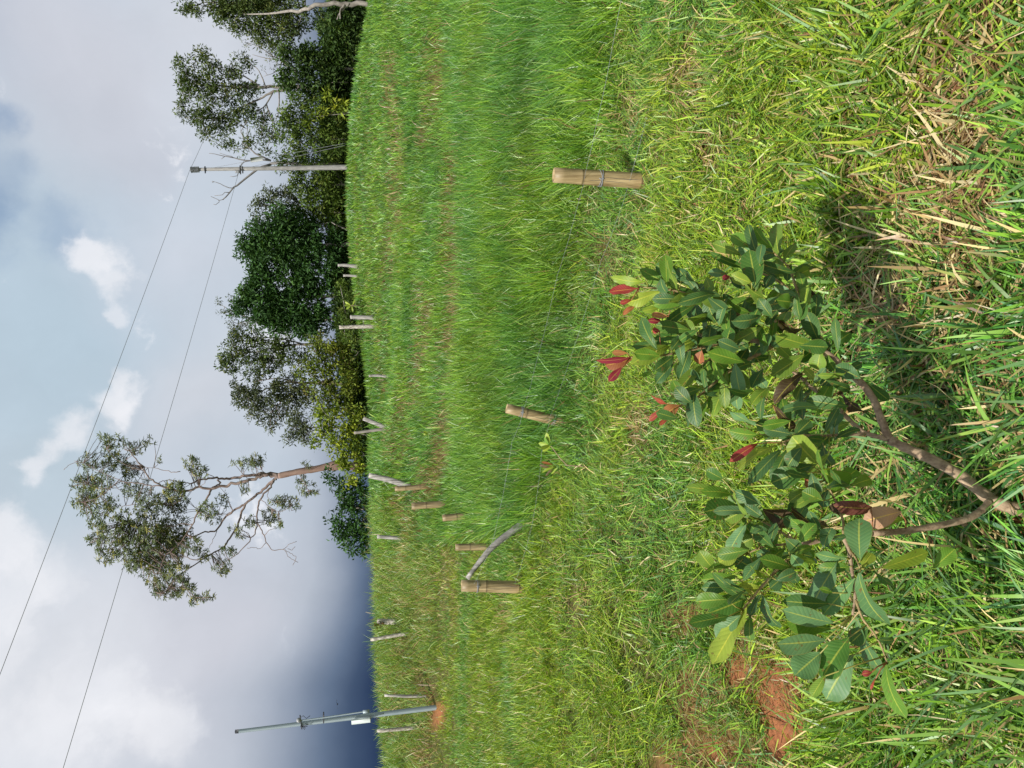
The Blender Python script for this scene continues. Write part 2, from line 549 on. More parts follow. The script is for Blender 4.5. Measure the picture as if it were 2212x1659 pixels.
def zones(P):
    """what grows where: looked up for points on the ground"""
    X, Y = pix(P)
    x, y = P[:, 0], P[:, 1]
    n = fbm(x * .7, y * .7, 21)
    n2 = fbm(x * 2.2, y * 2.2, 31)
    # edge of the tall field: the fence line
    ex = np.interp(Y, [-400, 0, 380, 620, 900, 1000, 1120, 1160, 1200], [1420, 1335, 1275, 1240, 1235, 1205, 1150, 1030, 800])
    field = ss(ex + (n2 - .5) * 150 + (n - .5) * 80 - X, -70, 60)
    field = np.where(Y > 1210, 0, field)
    lush = ss(X, 985, 1035) * field
    strip = np.zeros_like(X)
    for pts, w_, k_ in [([(1000, 330), (990, 480), (1005, 620), (985, 760), (985, 870), (960, 1000), (940, 1060)], 15, 1.0),
                        ([(850, 120), (850, 200), (866, 300), (862, 480), (845, 600)], 12, .8),
                        ([(950, 90), (955, 190), (925, 300)], 13, .7), ([(925, 620), (935, 740), (915, 800), (875, 900), (880, 1000)], 13, .8),
                        ([(885, 940), (915, 1040)], 12, .7)]:
        strip = np.maximum(strip, k_ * (1 - ss(seg_dist(X, Y, pts), w_ * .5, w_ * 2.3)))
    strip = strip * ss(n2 + .25 * n, .38, .62)
    soil = np.zeros_like(X)
    for c in [(1702, 1500, 66, 80), (1690, 1600, 40, 70), (1745, 1560, 30, 60), (1600, 1450, 28, 30), (1560, 1620, 26, 30), (2150, 960, 34, 50), (2190, 330, 26, 40), (2120, 1010, 18, 20), (1960, 700, 14, 20),
              (947, 1545, 10, 38), (1500, 60, 10, 30), (2140, 300, 22, 40), (2100, 480, 16, 40), (2200, 430, 20, 60), (1745, 1480, 20, 30)]:
        soil = np.maximum(soil, ell(X, Y, *c))
    soil = np.maximum(soil * ss(n2, .25, .5), .97 * ell(X, Y, 1700, 1500, 50, 62))
    moss = np.zeros_like(X)
    for c in [(1510, 1500, 80, 90), (1560, 1620, 110, 90), (1450, 1640, 60, 60), (1600, 1350, 60, 60), (1640, 1460, 90, 110), (1480, 1340, 60, 50)]:
        moss = np.maximum(moss, ell(X, Y, *c))
    dry = np.zeros_like(X)
    for c, k_ in [((2120, 400, 110, 260), .95), ((1960, 470, 70, 120), .75), ((2060, 160, 90, 120), .6), ((2190, 60, 60, 100), .6), ((1850, 330, 60, 60), .5), ((1560, 330, 40, 60), .5), ((1500, 180, 50, 90), .6), ((1395, 925, 30, 70), .9), ((1260, 1300, 26, 50), .7), ((1370, 250, 40, 50), .5),
                  ((1100, 1330, 20, 40), .5), ((1320, 560, 40, 60), .35), ((1930, 640, 70, 90), .6), ((1740, 800, 60, 200), .3), ((1040, 1180, 12, 30), .4)]:
        dry = np.maximum(dry, k_ * ell(X, Y, *c))
    # brown thatch at the foot of the bank and on the path
    for c, k_ in [((925, 1300, 20, 90), .5), ((925, 1480, 22, 60), .9), ((900, 1110, 24, 60), .9), ((885, 1200, 14, 50), .7), ((870, 1080, 16, 40), .7), ((960, 1290, 14, 60), .5),
                  ((930, 1620, 24, 60), .8), ((880, 1400, 16, 30), .6), ((850, 960, 16, 40), .6), ((835, 830, 10, 30), .6), ((975, 1210, 16, 60), .5), ((985, 1310, 10, 60), .5), ((880, 1300, 10, 20), .6)]:
        dry = np.maximum(dry, k_ * ell(X, Y, *c))
    bank = ss(955 - X, 0, 25) * ss(Y, 1060, 1120)
    rank = ss(X, 1790, 1900) * ss(Y, 1130, 1260)
    dry = dry * 1.0
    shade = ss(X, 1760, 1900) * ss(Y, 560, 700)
    foot = np.maximum(ell(X, Y, 2280, 1110, 170, 85), ell(X, Y, 2600, 1130, 420, 170))
    soil = np.maximum(soil, .96 * foot)
    rank = rank * (1 - foot)
    return dict(X=X, Y=Y, n=n, n2=n2, field=field, lush=lush, strip=strip, soil=soil, moss=moss, dry=dry, bank=bank, rank=rank, low=shade)


zg = zones(gv)
gc = np.zeros((len(gv), 3))
C_SOIL, C_THATCH, C_GREEN = np.array([.34, .135, .062]), np.array([.16, .11, .05]), np.array([.07, .10, .025])
rg_ = np.hypot(gv[:, 0], gv[:, 1])
k = np.clip(1.0 - zg['n2'] * .8, 0, 1)
gc = C_THATCH * (1 - k)[:, None] + C_GREEN * k[:, None]
near = (1 - ss(rg_, 2.2, 5.5)) * ss(zg['n2'], .38, .6) * .8
gc = gc * (1 - near)[:, None] + np.array([.25, .078, .026]) * near[:, None]
s_ = np.clip(zg['soil'] * 1.3 + zg['moss'] * .4, 0, 1)[:, None]
gc = gc * (1 - s_) + C_SOIL * s_
fr = ss(rg_, 50, 120)[:, None]
gc = gc * (1 - fr) + np.array([.05, .09, .025]) * fr
mg = bpy.data.materials.new('earth')
mg.use_nodes = True
t = mg.node_tree
t.nodes.clear()
tx = N(t, 'ShaderNodeTexCoord')
na = N(t, 'ShaderNodeTexNoise', ins={'Vector': tx.outputs['Object'], 'Scale': 22.0, 'Detail': 9.0, 'Roughness': .7})
nb = N(t, 'ShaderNodeTexNoise', ins={'Vector': tx.outputs['Object'], 'Scale': 3.0, 'Detail': 6.0})
ca = N(t, 'ShaderNodeAttribute', attribute_name='Col').outputs['Color']
ca = mixc(t, sstep(t, na.outputs['Fac'], .35, .7), mixc(t, 1.0, ca, (.62, .58, .55), 'MULTIPLY'), mixc(t, 1.0, ca, (1.2, 1.2, 1.15), 'MULTIPLY'))
ca = mixc(t, M(t, 'MULTIPLY', sstep(t, nb.outputs['Fac'], .45, .65), .35), ca, mixc(t, 1.0, ca, (.7, .75, .7), 'MULTIPLY'))
bp = N(t, 'ShaderNodeBump', ins={'Height': na.outputs['Fac'], 'Strength': .9, 'Distance': .02})
pb = N(t, 'ShaderNodeBsdfPrincipled', ins={'Base Color': ca, 'Roughness': .95, 'Normal': bp.outputs[0], 'Specular IOR Level': .15})
t.links.new(pb.outputs[0], N(t, 'ShaderNodeOutputMaterial').inputs[0])
g = mk('ground', gv, [q, tri], mg, col=gc, smooth=True)
props(g, kind='structure')


# ------------------------------------------------------------------ grass
def blades(name, root, head, lean, L, wd, curl, col, tip=None, nseg=3, twist=None, mat=None):
    n = len(root)
    ts = np.linspace(0, 1, nseg + 1)
    prof = np.interp(ts, [0, .3, .7, 1], [.75, 1, .7, .0])
    hd = np.c_[np.cos(head), np.sin(head), np.zeros(n)]
    a = head + math.pi / 2 if twist is None else twist
    side = np.c_[np.cos(a), np.sin(a), np.zeros(n)]
    side = side + np.c_[np.zeros((n, 2)), RNG.uniform(-.5, .5, n)]
    side /= np.linalg.norm(side, axis=1)[:, None]
    V, C = [], []
    p = root.copy()
    ang = lean.copy()
    for k, tt in enumerate(ts):
        if k:
            ang = ang + curl / nseg
            p = p + (hd * np.sin(ang)[:, None] + np.array([0, 0, 1.0]) * np.cos(ang)[:, None]) * (L / nseg)[:, None]
        cc = col if tip is None else col * (1 - tt ** 2) + tip * tt ** 2
        if k < nseg:
            o = side * (wd * .5 * prof[k])[:, None]
            V += [p - o, p + o]
            C += [cc, cc]
        else:
            V.append(p)
            C.append(cc)
    m = len(V)
    V = np.stack(V, 1).reshape(-1, 3)
    C = np.stack(C, 1).reshape(-1, 3)
    b = (np.arange(n) * m)[:, None]
    qd = np.concatenate([b + np.array([2 * k, 2 * k + 1, 2 * k + 3, 2 * k + 2]) for k in range(nseg - 1)])
    tr = b + np.array([2 * nseg - 2, 2 * nseg - 1, 2 * nseg])
    return mk(name, V, [qd, tr], mat or M_GRASS, col=C)


def scatter(n, r0, r1, az0=-41, az1=41):
    r = np.exp(RNG.uniform(math.log(r0), math.log(r1), n))
    a = np.radians(RNG.uniform(az0, az1, n))
    x, y = r * np.sin(a), r * np.cos(a)
    return x, y, r


def pick(pal, w, n):
    pal = np.array(pal)
    w = np.array(w, float)
    return pal[RNG.choice(len(pal), n, p=w / w.sum())]


G_FIELD = [(.14, .28, .028), (.21, .36, .036), (.07, .165, .022), (.12, .25, .05), (.27, .38, .045), (.22, .33, .09)]
G_MEADOW = [(.17, .31, .026), (.25, .40, .036), (.085, .19, .022), (.32, .41, .05), (.07, .155, .025), (.17, .30, .085)]
G_RANK = [(.12, .24, .035), (.18, .33, .045), (.075, .16, .03), (.13, .25, .085), (.24, .36, .06)]
STRAW = [(.54, .42, .19), (.44, .31, .14), (.32, .19, .085), (.60, .50, .28), (.24, .12, .055)]
BROWN = [(.26, .125, .055), (.32, .17, .08), (.18, .085, .04), (.36, .24, .12)]

GF = 2.1


def field_grass(n):
    x, y, r = scatter(n, 4.0, 46)
    P = np.c_[x, y, ground_z(x, y)]
    Z = zones(P)
    f = np.clip(Z['field'] + ss(r, 20, 24) * (1 - Z['bank']), 0, 1)
    keep = RNG.random(n) < f * (1 - .92 * Z['strip']) * (1 - .35 * Z['dry'])
    P, r = P[keep], r[keep]
    Z = {a: b[keep] for a, b in Z.items()}
    m = len(P)
    tuft = fbm(P[:, 0] * 3.1, P[:, 1] * 3.1, 77, 2)
    L = (.15 + .26 * tuft + .09 * Z['lush'] - .06 * Z['strip']) * RNG.uniform(.5, 1.3, m)
    wd = np.maximum(RNG.uniform(.004, .010, m), r * .0009 * RNG.uniform(.5, 1.4, m))
    wind = 2.5 + (fbm(P[:, 0] * .5, P[:, 1] * .5, 41) - .5) * 5
    head = wind + RNG.normal(0, 1.7, m)
    L = L * (.55 + .45 * ss(Z['field'], .1, .9))
    lean = np.abs(RNG.normal(.28, .2, m)) * (1 + .8 * (1 - Z['field']))
    curl = RNG.uniform(-.1, .9, m)
    col = pick(G_FIELD, [4, 4, 3, 3, 1.5, 1], m)
    n3 = fbm(P[:, 0] * .55, P[:, 1] * 1.1, 51)
    k = ss(n3, .35, .65)[:, None]
    col = col * (k * np.array([1.18, 1.05, .8]) + (1 - k) * np.array([.85, .92, 1.08]))
    d = RNG.random(m) < (.025 + .45 * Z['strip'] + .30 * Z['dry'])
    col[d] = pick(STRAW + BROWN, [1, 2, 2, 0, 2, 1, 2, 1, 1], d.sum())
    col = col * np.array([.82, .92, .95]) * RNG.uniform(.6, 1.25, (m, 1)) * (.82 + .36 * ss(tuft, .3, .65))[:, None]
    tip = col * np.where(RNG.random(m) < .12, 1.6, 1.1)[:, None]
    tw = np.pi * .0 + RNG.uniform(-1.1, 1.1, m)
    o = blades('field_grass', P, head, lean, L, wd, curl, col, tip, 3, tw)
    props(o, 'dense upright green grass filling the sloping field beyond the fence', 'grass', kind='stuff')


def strip_thatch(n):
    x, y, r = scatter(n, 6.0, 40)
    P = np.c_[x, y, ground_z(x, y)]
    Z = zones(P)
    keep = RNG.random(n) < np.clip(Z['strip'] + Z['dry'] * .8 * ss(r, 7, 9), 0, 1)
    P, r = P[keep], r[keep]
    m = len(P)
    col = pick(STRAW + BROWN + [(.13, .2, .03), (.2, .26, .04)], [1, 2, 2, 1, 2, 2, 2, 2, 1, 3, 3], m) * RNG.uniform(.7, 1.1, (m, 1))
    o = blades('dry_thatch', P, RNG.uniform(0, 6.3, m), RNG.uniform(.5, 1.4, m), RNG.uniform(.1, .3, m),
               np.maximum(.004, r * .0007), RNG.uniform(0, .6, m), col, None, 2, RNG.uniform(-1.2, 1.2, m))
    props(o, 'brown withered thatch lying in the contour furrows of the slope', 'dry grass', kind='stuff')


def meadow(n, r0=1.15, r1=17, az0=-41, az1=41):
    x, y, r = scatter(n, r0, r1, az0, az1)
    P = np.c_[x, y, ground_z(x, y)]
    Z = zones(P)
    dens = (1 - Z['field'] * .92) * (1 - .99 * Z['soil']) * (1 - .8 * Z['moss']) * (1 - .75 * Z['dry']) * (1 - .45 * Z['bank'])
    tuft = fbm(P[:, 0] * 4.5, P[:, 1] * 4.5, 87, 3)
    dens = dens * (.30 + .70 * ss(tuft, .32, .55))
    keep = RNG.random(n) < dens
    P, r, tuft = P[keep], r[keep], tuft[keep]
    Z = {a: b[keep] for a, b in Z.items()}
    m = len(P)
    L = RNG.gamma(5, .018, m) * (1 + .3 * (tuft - .5)) + .02
    L = np.minimum(L, .30)
    wd = RNG.uniform(.004, .009, m) * (1 + .55 * (1 - ss(r, 2.2, 4.5)))
    wd = np.maximum(wd, r * .0006 * RNG.uniform(.7, 1.2, m))
    head = RNG.uniform(0, 6.283, m) * .8 + (fbm(P[:, 0] * 3, P[:, 1] * 3, 47) * 7 - 1.5)
    lean = np.clip(RNG.normal(.98, .36, m), 0, 1.5) * (1 - .35 * ss(r, 6, 9))
    curl = RNG.normal(.35, .4, m)
    P[:, 2] += RNG.uniform(0, .05, m) * ss(lean, .8, 1.3)
    col = pick(G_MEADOW, [4, 4, 4, 2, 3, 1], m)
    n3 = fbm(P[:, 0] * .9, P[:, 1] * .9, 61)
    k = ss(n3, .36, .62)[:, None]
    col = col * (k * np.array([1.15, 1.04, .8]) + (1 - k) * np.array([.78, .92, 1.2]))
    shade_k = Z['low'][:, None]
    col = col * (1 - shade_k * np.array([.28, .1, 0]))  # shade beside the shrub put into the blade colour, darker and less yellow
    d = RNG.random(m) < (.07 + .35 * Z['dry'] + .1 * Z['low'] * (1 - Z['rank']))
    col[d] = pick(STRAW, [3, 3, 2, 2, 1], d.sum())
    col = col * RNG.uniform(.72, 1.38, (m, 1))
    tip = col * np.where(RNG.random(m) < .15, 1.5, 1.05)[:, None]
    br = RNG.random(m) < .12
    tip[br] = np.array([.42, .30, .12]) * RNG.uniform(.7, 1.1, (br.sum(), 1))
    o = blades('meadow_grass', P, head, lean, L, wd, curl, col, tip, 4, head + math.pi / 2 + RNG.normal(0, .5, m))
    props(o, 'short tangled yellow green grass in the foreground and on the path', 'grass', kind='stuff')


def litter(n):
    x, y, r = scatter(n, 1.15, 9)
    P = np.c_[x, y, ground_z(x, y)]
    Z = zones(P)
    keep = RNG.random(n) < np.clip(.15 - .10 * ss(r, 2.6, 4.5) + Z['dry'] * .6 + Z['low'] * .2 - Z['soil'] * .9 - Z['field'] * .3 - Z['rank'] * .15, 0, 1)
    P, r = P[keep], r[keep]
    m = len(P)
    P[:, 2] += RNG.uniform(.002, .05, m)
    col = pick(STRAW, [3, 3, 3, 2, 2], m) * RNG.uniform(.6, 1.1, (m, 1))
    L = RNG.gamma(4, .021, m)
    o = blades('straw_litter', P, RNG.uniform(0, 6.283, m), RNG.uniform(1.15, 1.62, m), L,
               RNG.uniform(.002, .0065, m) * (1 + .5 * (1 - ss(r, 2, 4))), RNG.normal(.1, .5, m), col, None, 3)
    props(o, 'pale dry straw lying on the red soil among the foreground grass', 'straw', kind='stuff')


def rank_grass(n):
    x, y, r = scatter(n, 1.2, 4.2)
    P = np.c_[x, y, ground_z(x, y)]
    Z = zones(P)
    tuft = fbm(P[:, 0] * 6, P[:, 1] * 6, 97, 2)
    keep = RNG.random(n) < np.clip(Z['rank'] + Z['low'] * .35 + .05 * (1 - Z['moss']) * ss(tuft, .5, .6) + .16 * ss(Z['X'], 1900, 2200) - Z['soil'] - .3 * Z['dry'], 0, 1) * (.4 + .6 * ss(tuft, .3, .5))
    P, r = P[keep], r[keep]
    Z = {a: b[keep] for a, b in Z.items()}
    m = len(P)
    L = RNG.uniform(.12, .36, m)
    wd = RNG.uniform(.007, .015, m)
    head = RNG.normal(2.4, 1.7, m)
    lean = np.clip(RNG.normal(.85, .38, m), .05, 1.5)
    col = pick(G_RANK, [4, 4, 3, 3, 2], m) * RNG.uniform(.75, 1.2, (m, 1))
    d = RNG.random(m) < .07
    col[d] = pick(STRAW, [3, 3, 2, 2, 1], d.sum())
    o = blades('rank_grass', P, head, lean, L, wd, RNG.uniform(.2, 1.1, m), col, col * 1.15, 5, head + math.pi / 2 + RNG.normal(0, .35, m))
    props(o, 'long broad dark green blades of rank grass round the cashew stem', 'grass', kind='stuff')


def bank_grass(n):
    x, y, r = scatter(n, 11, 30, -40, -5)
    P = np.c_[x, y, ground_z(x, y)]
    Z = zones(P)
    tuft = fbm(P[:, 0] * 2.2, P[:, 1] * 2.2, 107, 3)
    keep = RNG.random(n) < Z['bank'] * (.25 + .75 * ss(tuft, .3, .5)) * (1 - .7 * Z['dry']) * (1 - Z['soil'])
    P, r, tuft = P[keep], r[keep], tuft[keep]
    Z = {a: b[keep] for a, b in Z.items()}
    m = len(P)
    L = (.16 + .46 * tuft) * RNG.uniform(.5, 1.15, m)
    L = L * np.where(RNG.random(m) < .02, 1.5, 1)
    wd = np.maximum(RNG.uniform(.005, .011, m), r * .0007 * RNG.uniform(.6, 1.2, m))
    head = RNG.uniform(0, 6.283, m)
    lean = np.abs(RNG.normal(.35, .28, m))
    col = pick([(.19, .31, .04), (.27, .38, .06), (.12, .23, .04), (.33, .40, .09), (.14, .26, .09)], [4, 4, 3, 2, 3], m) * RNG.uniform(.75, 1.2, (m, 1))
    d = RNG.random(m) < (.10 + .4 * Z['dry'])
    col[d] = pick(STRAW + BROWN, [3, 3, 2, 2, 1, 1, 1, 1, 1], d.sum())
    o = blades('bank_grass', P, head, lean, L, wd, RNG.uniform(.2, 1.3, m), col, col * 1.1, 4, RNG.uniform(-1.2, 1.2, m))
    props(o, 'tall tussocky grass on the roadside bank behind the path', 'grass', kind='stuff')


def moss_cover(n):
    """fine olive brown creeping weed with tiny leaves round the bare soil"""
    x, y, r = scatter(n, 1.6, 4.6, -41, 8)
    P = np.c_[x, y, ground_z(x, y)]
    Z = zones(P)
    keep = RNG.random(n) < np.clip(Z['moss'] * (1 - .6 * Z['soil']) + .02, 0, 1)
    P, r = P[keep], r[keep]
    m = len(P)
    P[:, 2] += RNG.uniform(0, .03, m)
    col = pick([(.24, .20, .07), (.19, .22, .05), (.31, .28, .11), (.27, .15, .07), (.16, .23, .045), (.38, .28, .16)], [4, 4, 2, 2, 3, 1], m) * RNG.uniform(.7, 1.2, (m, 1))
    o = blades('creeping_weed', P, RNG.uniform(0, 6.283, m), RNG.uniform(.4, 1.5, m), RNG.uniform(.012, .045, m), RNG.uniform(.002, .005, m),
               RNG.normal(.2, .5, m), col, None, 2)
    props(o, 'fine olive brown creeping weed matted round the bare red soil', 'weeds', kind='stuff')


def broad_weeds(n):
    """low seedlings with pointed bright leaves near the bottom of the view"""
    x, y, r = scatter(n, 1.2, 2.9)
    P = np.c_[x, y, ground_z(x, y)]
    X, Y = pix(P)
    k = np.maximum(ell(X, Y, 2150, 1000, 90, 160), ell(X, Y, 2120, 1600, 90, 120))
    k = np.maximum(k, .35 * ell(X, Y, 1900, 1580, 200, 90))
    keep = RNG.random(n) < k
    P = P[keep]
    V, Q, C = [], [], []
    for p in P:
        hh = random.uniform(.04, .16)
        c = np.array(random.choice([(.16, .28, .03), (.22, .34, .04), (.11, .22, .03)])) * random.uniform(.8, 1.2)
        for k in range(random.randint(5, 9)):
            a = random.uniform(0, 6.283)
            hz = hh * (.35 + .65 * k / 8)
            s = random.uniform(.008, .02)
            d = np.array([math.cos(a), math.sin(a), random.uniform(-.2, .4)])
            w_ = np.array([-math.sin(a), math.cos(a), 0]) * s * .38
            b = p + np.array([0, 0, hz]) + d * .006
            n0 = len(V)
            V += [b, b + d * s * .45 + w_ - [0, 0, .002], b + d * s * 1.1, b + d * s * .45 - w_]
            Q.append((n0, n0 + 1, n0 + 2, n0 + 3))
            C += [c] * 4
        n0 = len(V)
        V += [p + [.001, 0, 0], p - [.001, 0, 0], p + [-.0008, 0, hh], p + [.0008, 0, hh]]
        Q.append((n0, n0 + 1, n0 + 2, n0 + 3))
        C += [np.array([.2, .22, .05])] * 4
    o = mk('leafy_weeds', V, np.array(Q), M_GRASS, col=np.array(C))
    props(o, 'small bright leafy weeds sprouting near the base of the cashew stem', 'weeds', kind='stuff')


def clods(n):
    """crumbs and lumps of red earth on the bare patches"""
    x, y, r = scatter(n, 1.3, 17, -41, 12)
    P = np.c_[x, y, ground_z(x, y)]
    Z = zones(P)
    keep = RNG.random(n) < Z['soil'] * (.35 + .65 * ss(Z['n2'], .3, .6))
    P = P[keep]
    V, Q, T_, C = [], [], [], []
    base_ = np.array([[1, 0, 0], [0, 1, 0], [-1, 0, 0], [0, -1, 0], [0, 0, 1], [0, 0, -1], [.6, .6, .5], [-.6, .5, .5], [-.5, -.6, .5], [.6, -.5, .5]], float)
    fc = [(0, 6, 9), (0, 1, 6), (1, 7, 6), (1, 2, 7), (2, 8, 7), (2, 3, 8), (3, 9, 8), (3, 0, 9), (6, 7, 4), (7, 8, 4), (8, 9, 4), (9, 6, 4), (1, 0, 5), (2, 1, 5), (3, 2, 5), (0, 3, 5)]
    for i, p in enumerate(P):
        sz = random.choice([.003, .004, .006, .009, .014]) * random.uniform(.7, 1.3)
        V.append(p + base_ * sz * RNG.uniform(.6, 1.3, (10, 1)) * [1.2, 1, .7])
        T_.append(np.array(fc) + i * 10)
        C.append(np.tile(np.array([.38, .15, .062]) * random.uniform(.5, 1.15), (10, 1)))
    o = mk('soil_clods', np.concatenate(V), np.concatenate(T_), mg, col=np.concatenate(C))
    props(o, 'small crumbs and lumps of red earth on the bare soil', 'soil', kind='stuff')


clods(10000)
field_grass(int(430000 * GF / 2))
strip_thatch(90000)
meadow(270000)
meadow(200000, 2.6, 9.5)
meadow(150000, 7.0, 18.5, -41, 0)
litter(120000)
rank_grass(9000)
bank_grass(150000)
moss_cover(90000)
broad_weeds(1500)


# ------------------------------------------------------------------ posts
def post_path(top, bot, depth, sink=.12, n=7):
    """axis of a post from its foot to its head"""
    d = depth
    pb_ = at(bot[0], bot[1], d)
    # foot on the ground under the point
    pt = at(top[0], top[1], d)
    ax = (pt - pb_)
    ln = np.linalg.norm(ax)
    pb2 = pb_ - ax / ln * sink
    return pb2, pt


def bamboo(top, bot, depth, wpx, label, tie=True, tone=1.0, crack=True):
    b, t_ = post_path(top, bot, depth, .25)
    e = empty('bamboo_post', b, label, 'post', 'bamboo posts along the wire fence')
    ax = (t_ - b)
    ln = np.linalg.norm(ax)
    ax /= ln
    r = wpx / FPX * depth * .5
    G = Geo()
    rings, rads, cols = [], [], []
    knots = [ln * .99 - r * 4.0, ln * .99 - r * 9.5, ln * .99 - r * 15]
    if top[1] < 400:
        knots = [ln - .30 * (ln - .25), ln - .92 * (ln - .25)]
    ss_ = sorted(set([0, ln] + list(np.linspace(0, ln, 14)) + [k + o for k in knots if .02 < k < ln - .02 for o in (-.012, -.004, 0, .004, .012)]))
    k = 20
    V, C = [], []
    a0 = np.cross(ax, [0, 1, 0.0])
    a0 /= np.linalg.norm(a0)
    b0 = np.cross(ax, a0)
    th = np.arange(k) * 2 * math.pi / k
    for s in ss_:
        rad = r * (1.06 - .1 * s / ln)
        dk = min([abs(s - q_) for q_ in knots])
        c = np.ones(3) * tone
        if dk < .005:
            rad *= 1.035 if dk > .001 else .985
            c = c * (.35 if dk < .001 else .62)
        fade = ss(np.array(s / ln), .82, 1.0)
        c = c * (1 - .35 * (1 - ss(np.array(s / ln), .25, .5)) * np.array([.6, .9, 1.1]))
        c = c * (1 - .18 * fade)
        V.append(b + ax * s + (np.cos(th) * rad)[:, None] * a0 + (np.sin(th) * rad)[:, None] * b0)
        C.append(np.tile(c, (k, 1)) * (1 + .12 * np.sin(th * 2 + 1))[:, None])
    n = len(ss_)
    # hollow end: rim and inner wall
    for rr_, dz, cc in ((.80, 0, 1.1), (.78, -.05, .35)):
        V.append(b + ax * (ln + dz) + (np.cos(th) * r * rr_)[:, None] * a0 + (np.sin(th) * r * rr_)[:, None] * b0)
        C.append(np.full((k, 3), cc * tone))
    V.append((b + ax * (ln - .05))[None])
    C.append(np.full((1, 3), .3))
    q = [(i * k + j, i * k + (j + 1) % k, (i + 1) * k + (j + 1) % k, (i + 1) * k + j) for i in range(n + 1) for j in range(k)]
    tr = [((n + 1) * k + j, (n + 1) * k + (j + 1) % k, (n + 2) * k) for j in range(k)]
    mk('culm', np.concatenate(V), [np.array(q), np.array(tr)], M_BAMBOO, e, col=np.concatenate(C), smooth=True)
    if crack:
        G = Geo()
        vdir = CAM - (b + t_) / 2
        vdir -= ax * (vdir @ ax)
        vdir /= np.linalg.norm(vdir)
        sd = np.cross(ax, vdir)
        for off, s0, s1 in ((.1, .3, .66), (-.35, .45, .8)):
            P = []
            dd = vdir * math.sqrt(1 - off ** 2) + sd * off
            for s in np.linspace(s0, s1, 9):
                P.append(b + ax * ln * s + dd * r * (1.045 - .1 * s) + sd * random.uniform(-.002, .002))
            G.tube(P, np.interp(np.linspace(0, 1, 9), [0, .5, 1], [.0006, .0024, .0006]), 5, (.3, .2, .12))
        G.build('crack', M_CAP, e)
    if tie:
        for kk, f in enumerate(tie if isinstance(tie, (list, tuple)) else (.62,)):
            G = Geo()
            c0 = b + ax * (ln * f)
            for w_ in range(3):
                tt = np.linspace(0, 2 * math.pi, 26)
                tilt = random.uniform(-.012, .012)
                P = [c0 + ax * (tilt * math.cos(a) + w_ * .004) + (a0 * math.cos(a) + b0 * math.sin(a)) * r * 1.07 for a in tt]
                G.tube(P, .0019, 5)
            kn = c0 + (CAM - c0) / np.linalg.norm(CAM - c0) * r * 1.08
            G.tube([kn + ax * .012, kn - ax * .004 + a0 * .008, kn - ax * .014 - a0 * .004, kn - ax * .02 + a0 * .006], .003, 5)
            G.build('wire_tie', M_CABLE, e)
    return e, b, t_, r


bamboo((1196, 378), (1400, 392), 5.0, 34, 'thick pale bamboo post nearest the camera, on the right of the fence', (.64,))
bamboo((1094, 882), (1245, 919), 7.1, 22, 'leaning bamboo post in the middle of the slope beside the small sapling', (.84, .5))
bamboo((997, 1265), (1136, 1269), 7.7, 26, 'thick bamboo post with the curved grey log leaning beside it', (.82,), .95)
bamboo((984, 1182), (1056, 1181), 10.4, 15, 'bamboo post standing behind the curved grey log', False, .9)
bamboo((956, 1119), (1024, 1113), 11.6, 15, 'bamboo post with a pale cut end, half sunk in lush grass', False, .9)
bamboo((889, 1093), (972, 1088), 13.7, 15, 'tall greenish bamboo post with a dark notch near its foot', (.3,), .82)
bamboo((853, 1056), (922, 1051), 16.6, 11, 'slim bamboo post below the slanting grey plank-like post', False, .92)


def wood_post(name, pts, depth, wpx, label, mat, taper=.75, cat='post', grp='weathered grey fence posts', flat=1.0, knob=0, sink=.3, jag=.012):
    P = np.array([at(X, Y, d) for (X, Y), d in zip(pts, np.linspace(depth[0], depth[1], len(pts)) if isinstance(depth, tuple) else [depth] * len(pts))])
    ax = P[0] - P[1]
    P = np.r_[[P[0] + ax / np.linalg.norm(ax) * sink], P] if sink else P
    e = empty(name, P[0], label, cat, grp)
    # resample
    s = np.r_[0, np.cumsum(np.linalg.norm(np.diff(P, axis=0), axis=1))]
    n = 16
    u_ = np.linspace(0, s[-1], n)
    Q = np.stack([np.interp(u_, s, P[:, i]) for i in range(3)], 1)
    for _ in range(2):
        Q[1:-1] = (Q[:-2] + 2 * Q[1:-1] + Q[2:]) / 4
    r = wpx / FPX * np.mean(depth) * .5
    rad = r * np.linspace(1.08, taper, n) * (1 + .10 * (RNG.random(n) - .5))
    if knob:
        rad[-3:] *= (1.0, 1 + knob, .8)
    k = 12
    T = np.gradient(Q, axis=0)
    T /= np.linalg.norm(T, axis=1)[:, None]
    a = np.cross(T[0], F)
    a /= np.linalg.norm(a)
    th = np.arange(k) * 2 * math.pi / k
    shape = 1 + .16 * (RNG.random(k) - .5)
    V = []
    for i in range(n):
        a = a - T[i] * (a @ T[i])
        a /= np.linalg.norm(a)
        b = np.cross(T[i], a)
        rr_ = rad[i] * shape * (1 + .10 * (RNG.random(k) - .5))
        ring = Q[i] + (np.cos(th) * rr_)[:, None] * a + (np.sin(th) * rr_ * flat)[:, None] * b
        if i == n - 1:
            ring += T[i] * (RNG.random((k, 1)) - .2) * jag
        V.append(ring)
    V.append((Q[-1] - T[-1] * .01)[None])
    q = [(i * k + j, i * k + (j + 1) % k, (i + 1) * k + (j + 1) % k, (i + 1) * k + j) for i in range(n - 1) for j in range(k)]
    tr = [((n - 1) * k + j, (n - 1) * k + (j + 1) % k, n * k) for j in range(k)]
    mk('timber', np.concatenate(V), [np.array(q), np.array(tr)], mat, e, smooth=True)
    return e


